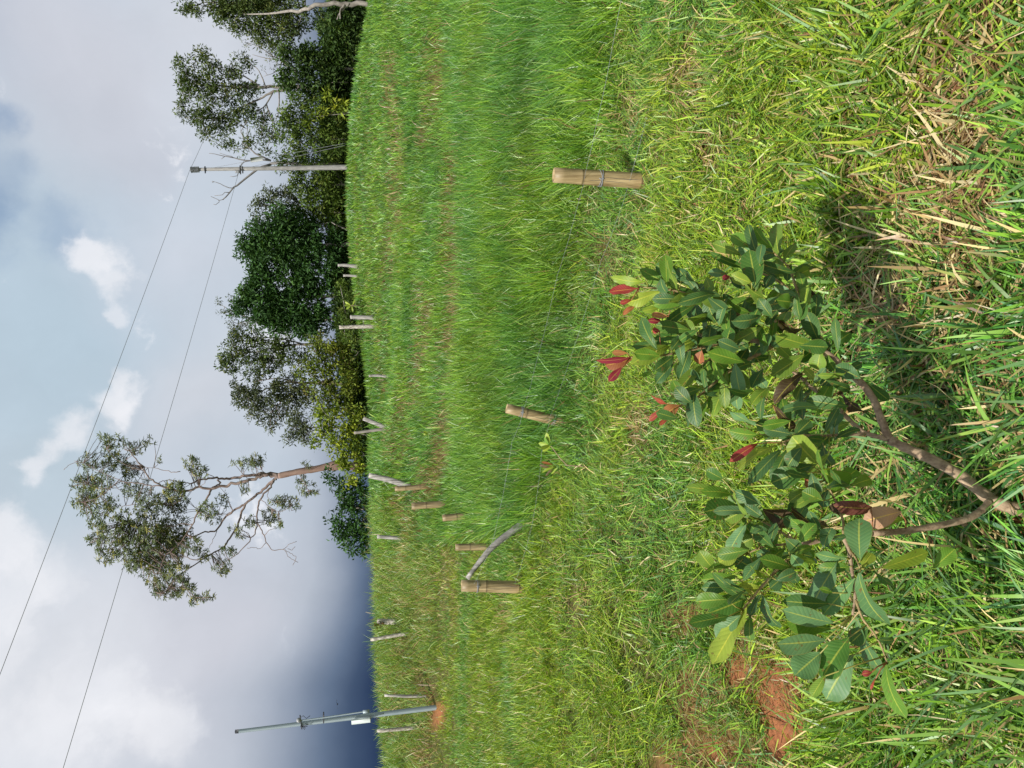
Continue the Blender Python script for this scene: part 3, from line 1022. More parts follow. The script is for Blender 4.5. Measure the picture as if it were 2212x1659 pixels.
wood_post('curved_log', [(1112, 1144), (1085, 1163), (1062, 1182), (1038, 1212), (1022, 1232), (1010, 1249)], (8.1, 7.9), 16,
          'curved weathered grey log leaning across the fence line against the bamboo post', M_WOOD, .6, 'log', None, sink=.12)
for pts, d, w, lab, m, tp, kn, fl in [
    ([(884, 1165), (845, 1161), (815, 1159)], 18.2, 9, 'pale grey stub post standing alone below the dark leafy tree', M_WOOD, .8, 0, 1),
    ([(877, 1048), (840, 1036), (797, 1027)], 18.5, 13, 'broad weathered grey post slanting above the slim bamboo', M_WOOD, .85, 0, .5),
    ([(834, 924), (808, 913), (785, 904)], 24, 9, 'dark grey post leaning over to meet the pale stick post', M_WOOD, .9, 0, .6),
    ([(832, 926), (795, 931), (765, 935)], 24, 7, 'pale slender stick post crossing foot to foot with the dark leaning one', M_BARK_PALE, .8, 0, 1),
    ([(834, 813), (812, 811), (797, 812)], 28, 6, 'short grey forked post at the edge of the yellow grass patch', M_WOOD, .8, 0, 1),
    ([(801, 705), (765, 706), (733, 707)], 31, 8, 'tall whitish post left of its short twin near the mango tree', M_WOOD_L, .9, 0, 1),
    ([(798, 686), (775, 685), (757, 685)], 31, 8, 'short whitish flat-topped post beside the tall whitish one', M_WOOD, 1.0, 0, 1),
    ([(766, 596), (752, 595), (742, 595)], 35, 6, 'smaller of two grey stub posts at the foot of the mango tree', M_WOOD, .8, 0, 1),
    ([(764, 575), (745, 573), (730, 573)], 35, 8, 'larger of two grey stub posts at the foot of the mango tree', M_WOOD, .7, 0, 1),
    ([(875, 1344), (845, 1343), (815, 1343)], 17.6, 13, 'thick whitish post on the bank with a mossy split top', M_WOOD_L, .85, 0, 1),
    ([(895, 1366), (845, 1374), (801, 1382)], 17.2, 9, 'slanting lichen-covered post with a rounded knob beside the thick whitish one', M_WOOD_L, .8, .25, 1),
    ([(932, 1503), (880, 1504), (831, 1502)], 16.2, 9, 'thin split grey post between the steel pole and the grass bank', M_WOOD, .55, 0, 1),
    ([(916, 1570), (865, 1575), (815, 1579)], 16.4, 9, 'knobbly lichened post just left of the steel pole', M_WOOD_L, .75, .3, 1)]:
    e_ = wood_post('wooden_post', pts, d, w, lab, m, tp, knob=kn, flat=fl)
# mossy sprout on the thick post
G = Geo()
pm = at(818, 1350, 17.5)
for i in range(40):
    c = pm + RNG.normal(0, 1, 3) * [.035, .03, .07]
    G.add(c + RNG.normal(0, .025, (4, 3)), [(0, 1, 2, 3)], None, random.choice([(.2, .2, .04), (.3, .16, .05), (.12, .17, .03)]))
props(G.build('tuft', M_GRASS), 'small mossy yellow brown tuft growing on the top of the thick whitish post', 'plant')

# ------------------------------------------------------------------ fence wires
def strand(pts, sub=10, sag=.01, rad=.0021, extra=None):
    P = [at(*p) for p in pts]
    out = []
    for a, b in zip(P[:-1], P[1:]):
        for k in range(sub):
            f = k / sub
            p = a * (1 - f) + b * f
            p = p + np.array([0, 0, -sag * 4 * f * (1 - f)]) + RNG.normal(0, .0015, 3)
            out.append(p)
    out.append(P[-1])
    return out


for lab, pts in (('upper thin galvanised wire running from post to post down the slope', [(1420, -400, 3.6), (1341, 0, 4.2), (1264, 378, 4.93), (1205, 592, 5.7), (1131, 886, 7.02), (1106, 955, 7.1), (1066, 1163, 7.4), (1024, 1262, 7.6)]),
                 ('lower faint galvanised wire just above the grass along the fence', [(1440, 60, 4.4), (1362, 384, 4.93), (1300, 560, 5.5), (1186, 906, 7.02), (1170, 975, 7.15), (1152, 1120, 7.35), (1112, 1262, 7.62)])):
    G = Geo()
    G.tube(strand(pts), .0009, 5)
    props(G.build('fence_wire', M_WIRE), lab, 'wire', 'fence wires')

# ------------------------------------------------------------------ concrete pole and power lines
DP = 37.0
pb0, pt0 = at(770, 361, DP), at(430, 366, DP)
e = empty('concrete_pole', pb0, 'weathered grey concrete power pole with a coiled insulator on top, on the crest', 'utility pole')
G = Geo()
s = DP / FPX
G.tube([pb0 - [0, 0, .8], pb0, (pb0 + pt0) / 2, pt0, pt0 + (pt0 - pb0) * .004], [5.8 * s, 5.6 * s, 4.5 * s, 3.3 * s, 2.6 * s], 12, (1, 1, 1))
G.build('shaft', M_CONC, e, True)
G = Geo()
a, b = at(430, 366, DP), at(411, 367, DP)
ks = []
rs = []
for i in range(29):
    f = i / 28
    ks.append(a * (1 - f) + b * f)
    rs.append(s * (6.4 if i % 4 in (1, 2) else 3.4))
G.tube(ks, rs, 14)
G.build('insulator', M_INS, e, True)
for X, Y, L_ in ((443, 366, 8), (519, 366, 10), (524, 366, 8)):
    G = Geo()
    c = at(X, Y, DP)
    G.tube([c - np.array([1, 0, 0]) * L_ * s, c + np.array([1, 0, 0]) * L_ * s * .8], .03, 6)
    tt = np.linspace(0, 6.283, 14)
    G.tube([c + np.array([math.cos(q_), math.sin(q_), 0]) * 4.6 * s for q_ in tt], .02, 5)
    G.build('bracket', M_CAP, e)
G = Geo()
ia = at(519, 371, DP)
G.tube([ia, ia + [0, 0, .1], ia + [0, 0, .16], ia + [0, 0, .22]], [.05, .08, .05, .07], 8)
G.build('small_insulator', M_INS, e, True)


def line(name, lab, cat, grp, pts, rad, sag, mat=M_CABLE, n=24):
    G = Geo()
    P = [at(*p) for p in pts]
    out = []
    for a, b in zip(P[:-1], P[1:]):
        for k in range(n):
            f = k / n
            out.append(a * (1 - f) + b * f - np.array([0, 0, 4 * sag * f * (1 - f)]))
    out.append(P[-1])
    G.tube(out, rad, 5)
    return props(G.build(name, mat), lab, cat, grp)


line('power_line', 'upper overhead power line passing the tip of the lone tall tree', 'power line', 'overhead power lines',
     [(455, 262, 47), (410, 367, 37), (-90, 1690, 19.5)], .0085, .05)
line('power_line', 'lower overhead power line held partway down the concrete pole', 'power line', 'overhead power lines',
     [(560, 262, 47), (516, 371, 37), (112, 1740, 19.0)], .008, .05)
for lab, pts in (('long stay wire anchored near the head of the concrete pole', [(446, 365, 36.9), (748, 309, 36)]),
                 ('short stay wire anchored midway up the concrete pole', [(523, 365, 36.9), (748, 313, 36.2)])):
    line('stay_wire', lab, 'wire', 'stay wires of the concrete pole', pts, .007, 0, M_CABLE)
G = Geo()
a, b = at(541, 346, 36.0), at(567, 342.5, 36.0)
ax = (b - a) / np.linalg.norm(b - a)
sd = np.cross(ax, F)
sd /= np.linalg.norm(sd)
G.box((a + b) / 2, np.linalg.norm(b - a), .20, .03, np.array([ax, sd, np.cross(ax, sd)]).T)
props(G.build('marker_plate', M_WHITE), 'small white rectangular plate fixed on the stay wire by the concrete pole', 'plate')

# ------------------------------------------------------------------ galvanised steel pole on the left
DS = 15.6
s = DS / FPX
pb1, pt1 = at(953, 1527, DS), at(513, 1580, DS)
e = empty('steel_pole', pb1, 'tall tapered pale grey steel pole with a meter box, in front of the bank', 'utility pole')
ax = (pt1 - pb1)
ln = np.linalg.norm(ax)
ax /= ln
sd = np.cross(ax, F)
sd /= np.linalg.norm(sd)
fr_ = np.cross(sd, ax)
ROT = np.array([sd, fr_, ax]).T
a45 = math.radians(38)
s2, f2 = sd * math.cos(a45) + fr_ * math.sin(a45), -sd * math.sin(a45) + fr_ * math.cos(a45)
V = []
hs = np.array([-.3, 0, ln * .33, ln * .66, ln])
hw = np.array([5.2, 5.1, 4.7, 4.2, 3.4]) * s * .84
cn = []
for sx_, sy_ in ((1, 1), (-1, 1), (-1, -1), (1, -1)):
    for b_ in ((1, .82), (.82, 1)) if sx_ * sy_ > 0 else ((.82, 1), (1, .82)):
        cn.append((sx_ * b_[0], sy_ * b_[1]))
for h_, w_ in zip(hs, hw):
    for u_, v_ in cn:
        V.append(pb1 + ax * h_ + s2 * u_ * w_ + f2 * v_ * w_)
q = [(i * 8 + j, i * 8 + (j + 1) % 8, (i + 1) * 8 + (j + 1) % 8, (i + 1) * 8 + j) for i in range(4) for j in range(8)]
mk('shaft', V, np.array(q), M_STEEL, e)
G = Geo()
G.box(pt1 + ax * .01, hw[-1] * 2.1, hw[-1] * 2.1, .07, np.array([s2, f2, ax]).T)
G.build('cap', M_CAP, e)
G = Geo()
G.box(at(780, 1556, DS - .14), 9 * s, .12, 39 * s, ROT)
G.build('meter_box', M_BOX, e)
G = Geo()
G.tube([at(646, 1557, DS - .12), at(700, 1550, DS - .13), at(786, 1537.5, DS - .15)], 1.5 * s, 8, caps=False)
G.tube([at(784, 1538, DS - .15), at(798, 1536, DS - .15)], [3.6 * s, 3.4 * s], 10)
G.build('conduit', M_STEEL, e, True)
G = Geo()
G.tube([at(800, 1552, DS - .1), at(812, 1546, DS - .1), at(830, 1541, DS - .1)], 1.1 * s, 6)
G.build('lower_conduit', M_STEEL, e, True)
G = Geo()
G.tube([at(699, 1538, DS - .12), at(699, 1562, DS - .12)], .012, 6)
G.box(at(699, 1547, DS - .13), 5 * s, 2 * s, 3 * s, ROT)
G.build('clamp', M_CAP, e)
G = Geo()
G.tube([at(648, 1545, DS - .1), at(652, 1575, DS - .02)], .012, 6)
G.build('clamp', M_CAP, e)
G = Geo()
c = at(645, 1556, DS - .14)
G.tube([c - ax * .05, c - ax * .03, c, c + ax * .03, c + ax * .045], [.015, .04, .05, .035, .01], 10)
G.build('insulator', M_INS, e, True)
G = Geo()
for dx, dy in ((14, 6), (10, 10), (16, 2), (8, 13), (4, 8)):
    a = at(650, 1567, DS - .05)
    b = at(650 + dx, 1567 + dy - 4, DS - .1)
    m_ = (a + b) / 2 - [0, 0, .01] + RNG.normal(0, .02, 3)
    G.tube([a, m_, b], .006, 5)
G.build('cable_tail', M_CAP, e)
G = Geo()
G.tube([at(645, 1553, DS - .15), at(655, 1546, DS - .2), at(662, 1552, DS - .18), at(670, 1546, DS - .16)], .006, 5)
G.build('cable_tail', M_CAP, e)

# bird in the far grey air
G = Geo()
c = at(729, 1521, 60)
w0, bd = np.array([1.0, .25, .1]), np.array([-.25, 1.0, 0])
bd = bd / np.linalg.norm(bd)
G.tube([c - bd * .22, c - bd * .15, c - bd * .05, c + bd * .06, c + bd * .12, c + bd * .17], [.01, .035, .05, .045, .032, .006], 8)
G.build('body_tmp', M_BIRD)
bo = bpy.data.objects['body_tmp']
bo.name = 'bird'
props(bo, 'tiny dark bird flying in the grey sky beside the steel pole', 'bird')
G = Geo()
for sg in (-1, 1):
    V = [c + bd * .06, c - bd * .05, c + sg * w0 * .16 + bd * .07 + [0, 0, .07], c + sg * w0 * .15 - bd * .04 + [0, 0, .06], c + sg * w0 * .33 - bd * .02 + [0, 0, .02], c + sg * w0 * .3 - bd * .06 + [0, 0, .01]]
    G.add(V + [v - np.array([0, 0, .012]) for v in V], [(0, 1, 3, 2), (2, 3, 5, 4), (7, 6, 8, 9), (9, 8, 10, 11)])
wg = G.build('wings', M_BIRD)
wg.parent = bo


# ------------------------------------------------------------------ trees
def leafcloud(C, A, Nn, L, Wd, col):
    """rhombic leaves: C bases, A axis, Nn normals"""
    A = A / (np.linalg.norm(A, axis=1)[:, None] + 1e-9)
    S = np.cross(A, Nn)
    S /= np.linalg.norm(S, axis=1)[:, None] + 1e-9
    Nr = np.cross(S, A)
    b = C
    tip = C + A * L[:, None] - Nr * (L * .12)[:, None]
    m = C + A * (L * .45)[:, None]
    l, r = m + S * (Wd * .5)[:, None] + Nr * (Wd * .12)[:, None], m - S * (Wd * .5)[:, None] + Nr * (Wd * .12)[:, None]
    V = np.stack([b, l, tip, r], 1).reshape(-1, 3)
    n = len(C)
    k = (np.arange(n) * 4)[:, None]
    return V, np.r_[k + [0, 1, 2], k + [0, 2, 3]], np.repeat(col, 4, 0)


PAL = dict(
    olive=([(.07, .105, .028), (.10, .135, .035), (.05, .08, .028), (.15, .15, .045)], [4, 3, 4, 1]),
    grey=([(.075, .095, .045), (.10, .12, .06), (.055, .075, .035), (.13, .14, .06)], [4, 3, 4, 1]),
    mango=([(.035, .085, .022), (.05, .115, .028), (.028, .062, .02), (.075, .14, .035)], [4, 4, 3, 1]),
    deep=([(.045, .085, .02), (.065, .11, .025), (.03, .055, .018), (.10, .14, .03)], [4, 3, 4, 1]),
    vine=([(.07, .12, .022), (.105, .155, .026), (.05, .08, .02), (.15, .18, .035)], [4, 3, 3, 1]),
    lime=([(.20, .26, .025), (.27, .31, .03), (.12, .18, .022), (.33, .34, .05), (.08, .12, .02)], [4, 3, 4, 1, 2]),
    bush=([(.10, .15, .02), (.16, .20, .025), (.07, .10, .02), (.22, .24, .03), (.14, .09, .03)], [4, 3, 3, 1, 1]),
)


def tree(name, label, cat, clusters, depth, pal, dens=1.0, leaf=.17, ratio=.42, clump=.32, thick=.8, trunk=None, tr=.15, tmat=None, limbs=0, group=None,
         twigs=0, droop=0.0, per=26, bark='trunk'):
    """clusters: (X, Y, rx, ry) patches of crown; trunk: list of polylines of (X, Y, width px)"""
    s = depth / FPX
    cl_ = np.array(clusters, float)
    base_px = trunk[0][0][:2] if trunk else (cl_[:, 0].max() + 10, cl_[:, 1].mean())
    b0 = at(base_px[0], base_px[1], depth)
    e = empty(name, b0, label, cat, group)
    tm = tmat or M_BARK_GREY
    nodes = []
    if trunk:
        G = Geo()
        for line_ in trunk:
            P, rad = [], []
            off = 0
            for (X, Y, w_, *dd) in line_:
                P.append(at(X, Y, depth + (dd[0] if dd else 0)))
                rad.append(max(w_ * s * .5, .008))
            P = np.array(P)
            u0 = np.arange(len(P))
            u1 = np.linspace(0, len(P) - 1, (len(P) - 1) * 4 + 1)
            Q = np.stack([np.interp(u1, u0, P[:, i]) for i in range(3)], 1)
            for _ in range(2):
                Q[1:-1] = (Q[:-2] + 2 * Q[1:-1] + Q[2:]) / 4
            Q[1:-1] += RNG.normal(0, 1, Q[1:-1].shape) * (.35 * np.interp(u1, u0, rad))[1:-1, None]
            G.tube(Q, np.interp(u1, u0, rad), 8)
            nodes += list(Q)
    # foliage: small clumps through each patch
    area = cl_[:, 2] * cl_[:, 3] * s * s * math.pi
    cs, rs_ = [], []
    for (X, Y, rx, ry), ar in zip(cl_, area):
        n = max(2, int(ar * dens / (clump ** 2 * 1.1)))
        for _ in range(n):
            while True:
                u_ = RNG.uniform(-1, 1, 3)
                if u_ @ u_ < 1:
                    break
            d = depth + u_[2] * min(rx, ry) * s * thick
            cs.append(at(X + u_[0] * rx, Y + u_[1] * ry, d))
            rs_.append(clump * random.uniform(.55, 1.25))
    cs, rs_ = np.array(cs), np.array(rs_)
    if nodes and limbs:
        nd = np.array(nodes)
        for k in RNG.choice(len(cs), min(limbs, len(cs)), replace=False):
            dd = np.linalg.norm((nd - cs[k]) * [1, 1, 1.0], axis=1) + np.maximum(0, nd[:, 2] - cs[k][2] + .2) * 1.5
            a = nd[dd.argmin()]
            L_ = np.linalg.norm(cs[k] - a)
            mid = (a + cs[k]) / 2 + RNG.normal(0, .1, 3) * L_ - [0, 0, .06 * L_]
            q1 = a * .5 + mid * .5 + RNG.normal(0, .03, 3) * L_
            r0 = min(.012 + L_ * .012, .06)
            G.tube([a, q1, mid, mid * .5 + cs[k] * .5 + RNG.normal(0, .05, 3) * L_, cs[k]], np.linspace(r0, .008, 5), 5)
    if trunk:
        G.build(bark, tm, e, True)
    n = per
    tot = len(cs) * n
    dirs = RNG.normal(0, 1, (tot, 3))
    dirs /= np.linalg.norm(dirs, axis=1)[:, None]
    C = np.repeat(cs, n, 0) + dirs * np.repeat(rs_, n)[:, None] * (RNG.random((tot, 1)) ** .5) * [1, 1, .8]
    A = dirs * .7 + RNG.normal(0, .6, (tot, 3)) + [0, 0, -droop]
    Nn = RNG.normal(0, .55, (tot, 3)) + dirs * .5 + [0, 0, .8]
    pal_, w_ = PAL[pal]
    pal_ = np.array(pal_) * 1.15
    cc = np.repeat(pick(pal_, w_, len(cs)), n, 0) * .6 + pick(pal_, w_, tot) * .4
    cc = cc * RNG.uniform(.75, 1.25, (tot, 1)) * np.repeat(RNG.uniform(.8, 1.2, (len(cs), 1)), n, 0)
    V, T_, CC = leafcloud(C, A, Nn, leaf * RNG.uniform(.6, 1.3, tot), leaf * ratio * RNG.uniform(.7, 1.3, tot), cc)
    mk('crown', V, T_, M_TREE, e, col=CC)
    return e


# tall trees on the right
tree('tall_tree', 'tall olive tree with a pale trunk at the right-hand edge of the tree line', 'tree',
     [(400, 12, 28, 16), (425, 22, 18, 10), (465, 10, 30, 16), (500, 20, 34, 22), (545, 20, 40, 36), (590, 20, 40, 40), (560, 55, 36, 24), (610, 60, 40, 26), (640, 30, 36, 40),
      (495, 45, 26, 14), (520, 60, 26, 16), (560, 85, 26, 16), (600, 95, 30, 18), (480, 30, 30, 24), (540, 10, 44, 30), (690, 45, 30, 30), (580, -40, 90, 50), (450, -40, 60, 40)],
     40, 'olive', 2.3, .20, .34, .34, trunk=[[(806, 10, 9, -5), (760, 8, 9, -5), (710, 8, 8, -5), (670, 16, 7, -5), (650, 22, 6, -4.5), (580, 30, 3.5, -2), (520, 30, 2)], [(745, 9, 5, -5), (735, 22, 3.4, -5.1), (735, 40, 2.4, -5.2)],
                                             [(660, 20, 5), (600, 5, 3.5), (540, 8, 3), (440, 5, 2)], [(755, 9, 5, -5), (735, 24, 3, -5), (728, 42, 1.8, -5)], [(640, 24, 4), (600, 52, 2.4), (560, 62, 1.4)]],
     tmat=M_BARK_PALE, limbs=50, per=24, group='tall trees along the crest')
tree('tall_tree', 'tall spreading tree with twin pale trunks right of the concrete pole', 'tree',
     [(400, 135, 22, 16), (435, 125, 32, 20), (395, 175, 20, 26), (420, 190, 34, 34), (455, 160, 34, 30), (400, 235, 18, 20), (430, 250, 30, 28), (460, 215, 34, 40), (455, 285, 26, 18),
      (490, 260, 32, 34), (500, 200, 34, 30), (485, 310, 22, 14), (530, 240, 30, 26), (545, 300, 28, 14), (520, 140, 24, 22), (500, 165, 24, 20), (560, 255, 26, 22), (590, 290, 24, 18), (572, 330, 14, 10), (520, 320, 14, 8), (545, 190, 26, 20)],
     41, 'olive', 1.45, .20, .34, .30, trunk=[[(760, 190, 9), (680, 189, 8), (610, 187, 7), (560, 188, 6), (500, 187, 4), (450, 184, 2.5), (410, 180, 1.4)],
                                            [(640, 188, 6), (590, 197, 5), (560, 215, 3.5), (520, 232, 2.5), (470, 255, 1.5)], [(565, 190, 4), (530, 165, 2.5), (480, 150, 1.6), (430, 132, 1.1)],
                                            [(590, 198, 3.5), (570, 235, 2.5), (545, 240, 2), (520, 285, 1.3)], [(540, 188, 3), (510, 205, 2.2), (460, 215, 1.4)], [(575, 192, 3), (560, 150, 1.8), (535, 135, 1.2)]],
     tmat=M_BARK_PALE, limbs=70, per=24, group='tall trees along the crest')
tree('bare_tree', 'thinly leaved grey twiggy tree between the two tall pale-trunked trees', 'tree',
     [(540, 95, 18, 14), (570, 110, 30, 24), (590, 140, 26, 20), (610, 115, 24, 24)],
     44, 'grey', .5, .14, .36, .26, trunk=[[(760, 120, 5), (680, 120, 4.5), (640, 122, 3.5), (600, 130, 2.5), (560, 100, 1.4), (535, 92, .9)], [(640, 122, 3), (610, 100, 2), (575, 85, 1.2)],
                                          [(600, 130, 2), (570, 125, 1.4), (545, 118, .9)], [(610, 128, 2), (600, 155, 1.3), (570, 165, .8)]], tmat=M_BARK_PALE, limbs=60, per=12, group='tall trees along the crest')
tree('leafy_tree', 'dark dense low tree under the tall pale-trunked ones at the right', 'tree',
     [(640, 120, 40, 30), (690, 110, 40, 34), (730, 90, 30, 34), (640, 165, 36, 30), (690, 160, 40, 34), (730, 150, 24, 36), (660, 200, 34, 24), (610, 180, 20, 24), (705, 205, 34, 20), (750, 110, 20, 40), (720, 50, 34, 30), (762, 40, 14, 40)],
     39, 'deep', 2.0, .22, .45, .36, trunk=[[(765, 150, 6), (720, 150, 5), (680, 150, 3), (640, 160, 1.5)], [(752, 178, 2), (700, 178, 1.6)]], limbs=14, group='low trees along the crest')
tree('leafy_tree', 'vine-hung olive green tree just right of the concrete pole', 'tree',
     [(640, 250, 36, 26), (690, 235, 34, 30), (620, 290, 30, 28), (665, 290, 40, 30), (710, 280, 30, 34), (630, 330, 28, 24), (675, 335, 40, 26), (720, 320, 22, 34), (615, 250, 20, 20), (650, 225, 30, 16), (610, 355, 18, 14), (727, 240, 16, 20)],
     38.3, 'vine', 2.0, .20, .36, .34, trunk=[[(760, 243, 5), (720, 243, 4), (690, 243, 3)], [(760, 246, 3), (712, 247, 2)], [(745, 300, 3), (690, 300, 2)]], limbs=14, droop=.5, group='low trees along the crest')
tree('young_plant', 'bright lime-green banana-like sprout in front of the vine-hung tree', 'plant',
     [(685, 250, 22, 7), (672, 262, 14, 6), (735, 228, 10, 9), (742, 237, 10, 9), (712, 210, 10, 10)], 37.6, 'lime', .8, .3, .3, .26, trunk=[[(752, 245, 1.6), (700, 250, 1.2), (680, 252, 1)]], tmat=M_BARK_PALE)
tree('leafy_tree', 'mid green bushy tree directly behind the foot of the concrete pole', 'tree',
     [(640, 372, 18, 16), (655, 395, 30, 22), (700, 385, 34, 30), (690, 420, 30, 24), (660, 425, 24, 16), (725, 360, 16, 30), (720, 420, 20, 24), (650, 355, 26, 12)],
     40, 'vine', 2.0, .20, .40, .33, trunk=[[(752, 400, 5), (700, 400, 3)]], limbs=6, group='low trees along the crest')
tree('leafy_tree', 'open grey green tree between the concrete pole and the mango tree', 'tree',
     [(545, 452, 10, 12), (560, 440, 16, 14), (580, 420, 22, 16), (600, 440, 26, 22), (570, 468, 20, 16), (630, 430, 22, 24), (640, 460, 24, 20), (615, 415, 18, 12), (610, 475, 24, 14)],
     43, 'grey', 1.3, .19, .4, .30, trunk=[[(750, 450, 6), (690, 450, 5), (640, 445, 3.5), (600, 440, 2), (560, 447, 1.2)], [(660, 448, 3), (625, 425, 1.8), (590, 418, 1)], [(650, 446, 3), (620, 465, 1.8), (580, 468, 1)]], limbs=30, group='low trees along the crest')
tree('leafy_tree', 'bright green low shrubby tree at the right foot of the mango tree', 'tree',
     [(690, 450, 26, 24), (715, 440, 20, 30), (700, 480, 26, 20), (726, 470, 16, 30), (665, 455, 20, 18), (665, 490, 20, 14)],
     41, 'vine', 2.0, .21, .4, .34, trunk=[[(752, 460, 4), (710, 458, 3)]], limbs=6, group='low trees along the crest')
# mango trees
tree('mango_tree', 'dark glossy rounded tree, the right-hand dome of the big dark pair', 'tree',
     [(540, 520, 24, 24), (560, 500, 26, 24), (545, 545, 30, 24), (585, 510, 30, 34), (580, 550, 36, 34), (560, 580, 26, 20), (620, 480, 36, 30), (625, 525, 40, 36), (620, 565, 40, 30), (660, 500, 30, 26),
      (670, 540, 34, 30), (710, 560, 22, 26), (665, 575, 34, 24), (690, 520, 18, 20), (600, 460, 20, 14), (725, 530, 14, 20), (725, 500, 12, 22)],
     40.5, 'mango', 2.2, .24, .36, .38, trunk=[[(765, 530, 9), (720, 530, 8), (680, 530, 6), (620, 530, 4)], [(760, 500, 4), (735, 490, 3), (715, 480, 2)]], limbs=16, per=44, group='mango trees')
tree('mango_tree', 'dark glossy rounded tree, the left-hand taller dome of the big dark pair', 'tree',
     [(520, 660, 22, 22), (540, 630, 28, 26), (560, 600, 26, 22), (560, 660, 34, 34), (590, 620, 36, 34), (600, 665, 40, 36), (640, 610, 36, 30), (640, 650, 40, 34), (650, 690, 34, 30), (610, 700, 34, 24),
      (680, 620, 24, 34), (690, 660, 22, 30), (680, 705, 24, 24), (655, 715, 24, 16), (720, 600, 18, 26), (735, 570, 12, 16), (575, 690, 28, 22), (705, 690, 14, 22)],
     41.0, 'mango', 2.2, .24, .36, .38, trunk=[[(760, 640, 9), (720, 640, 8), (680, 640, 6), (620, 640, 4)]], limbs=16, per=44, group='mango trees')
tree('tall_tree', 'pale wispy treetop rising behind the taller dark dome', 'tree',
     [(480, 655, 13, 10), (492, 675, 22, 20), (510, 700, 20, 16), (530, 700, 22, 20), (500, 650, 14, 12)],
     50, 'grey', .65, .19, .36, .3, trunk=[[(760, 690, 6), (600, 690, 5), (540, 688, 3), (500, 672, 1.6), (480, 660, 1)], [(540, 688, 2.4), (515, 700, 1.4)], [(530, 684, 2), (505, 655, 1)]], tmat=M_BARK_PALE, limbs=26, per=18, group='tall trees behind the mango trees')
tree('tall_tree', 'sparse olive tree with red-brown vines just left of the dark domes', 'tree',
     [(510, 725, 22, 20), (500, 760, 22, 26), (478, 788, 14, 14), (545, 735, 30, 24), (540, 775, 34, 28), (580, 750, 34, 30), (585, 790, 26, 22), (620, 770, 26, 26), (610, 740, 26, 20), (505, 795, 22, 12), (550, 810, 30, 14), (650, 770, 22, 18), (490, 770, 14, 16)],
     45, 'olive', 1.6, .19, .4, .32, trunk=[[(765, 760, 8), (700, 745, 7), (650, 742, 5), (600, 750, 3.5), (540, 762, 2), (500, 770, 1.2)], [(650, 742, 3.5), (600, 730, 2), (550, 728, 1.2)], [(600, 750, 2.5), (570, 780, 1.5), (520, 790, 1)]],
     tmat=M_BARK_PALE, limbs=46, group='tall trees behind the mango trees')
tree('tall_tree', 'dark grey green tree whose crown juts out above the yellow bushes', 'tree',
     [(515, 835, 20, 18), (530, 860, 30, 24), (545, 885, 30, 20), (560, 850, 34, 30), (570, 905, 22, 14), (590, 870, 34, 30), (590, 908, 16, 12), (610, 840, 36, 34), (640, 860, 30, 26), (640, 830, 26, 30), (585, 925, 10, 8), (625, 890, 26, 16), (670, 850, 22, 26)],
     44, 'grey', 1.35, .19, .4, .32, trunk=[[(780, 830, 9), (720, 828, 8), (670, 828, 6), (620, 825, 4.5), (585, 838, 3), (550, 850, 2), (520, 850, 1.2)], [(660, 828, 4), (615, 860, 2.5), (580, 895, 1.4)], [(640, 826, 3), (600, 815, 2), (550, 825, 1)]],
     tmat=M_BARK_LIMB, limbs=56, group='tall trees behind the mango trees')
tree('leafy_tree', 'small grey green tree crown poking out above the lime-yellow bush', 'tree',
     [(635, 925, 22, 18), (650, 945, 24, 18), (625, 945, 14, 12), (662, 925, 18, 20), (640, 900, 24, 16)],
     42, 'grey', 1.3, .17, .4, .28, trunk=[[(770, 925, 5), (700, 922, 4), (660, 925, 2.5), (635, 930, 1.4)], [(690, 922, 2), (650, 945, 1.1)]], limbs=22, group='low trees along the crest')
tree('leafy_bush', 'yellow green thicket with brown stems left of the dark domes', 'bush',
     [(690, 740, 26, 24), (720, 750, 26, 30), (745, 740, 16, 26), (690, 790, 30, 30), (725, 790, 26, 30), (755, 780, 16, 26), (660, 800, 24, 22), (690, 840, 34, 26), (730, 840, 30, 30), (760, 830, 14, 30), (720, 880, 30, 24), (755, 875, 18, 24), (690, 880, 26, 16)],
     36, 'bush', 1.9, .16, .5, .30, trunk=[[(775, 760, 3), (720, 745, 2.4), (680, 742, 1.8), (650, 748, 1)], [(770, 800, 3), (720, 780, 2), (680, 765, 1.4)], [(770, 840, 2.5), (730, 850, 1.6), (700, 870, 1)]], tmat=M_BARK_PALE, limbs=26, group='bushes along the crest')
tree('leafy_bush', 'low bright green bush behind the whitish posts', 'bush',
     [(745, 680, 14, 22), (755, 650, 12, 20), (750, 715, 14, 20), (770, 735, 12, 20), (765, 665, 10, 20), (735, 625, 10, 20)],
     33.5, 'vine', 1.8, .13, .5, .24, trunk=[[(785, 690, 2), (750, 690, 1.4)]], limbs=6, group='bushes along the crest')
tree('leafy_bush', 'bright lime-yellow leafy bush at the foot of the lone tall tree', 'bush',
     [(690, 890, 14, 16), (700, 925, 22, 22), (680, 955, 14, 12), (725, 910, 26, 26), (735, 950, 24, 26), (710, 960, 16, 16), (760, 935, 20, 30), (745, 990, 20, 24), (765, 970, 18, 30), (725, 985, 12, 12), (770, 1010, 14, 18), (750, 1035, 14, 14), (775, 900, 14, 22)],
     31, 'lime', 1.6, .15, .55, .26, trunk=[[(795, 940, 3), (750, 935, 2), (710, 930, 1.2)], [(795, 985, 3), (760, 985, 2), (730, 985, 1)]], limbs=20, group='bushes along the crest')
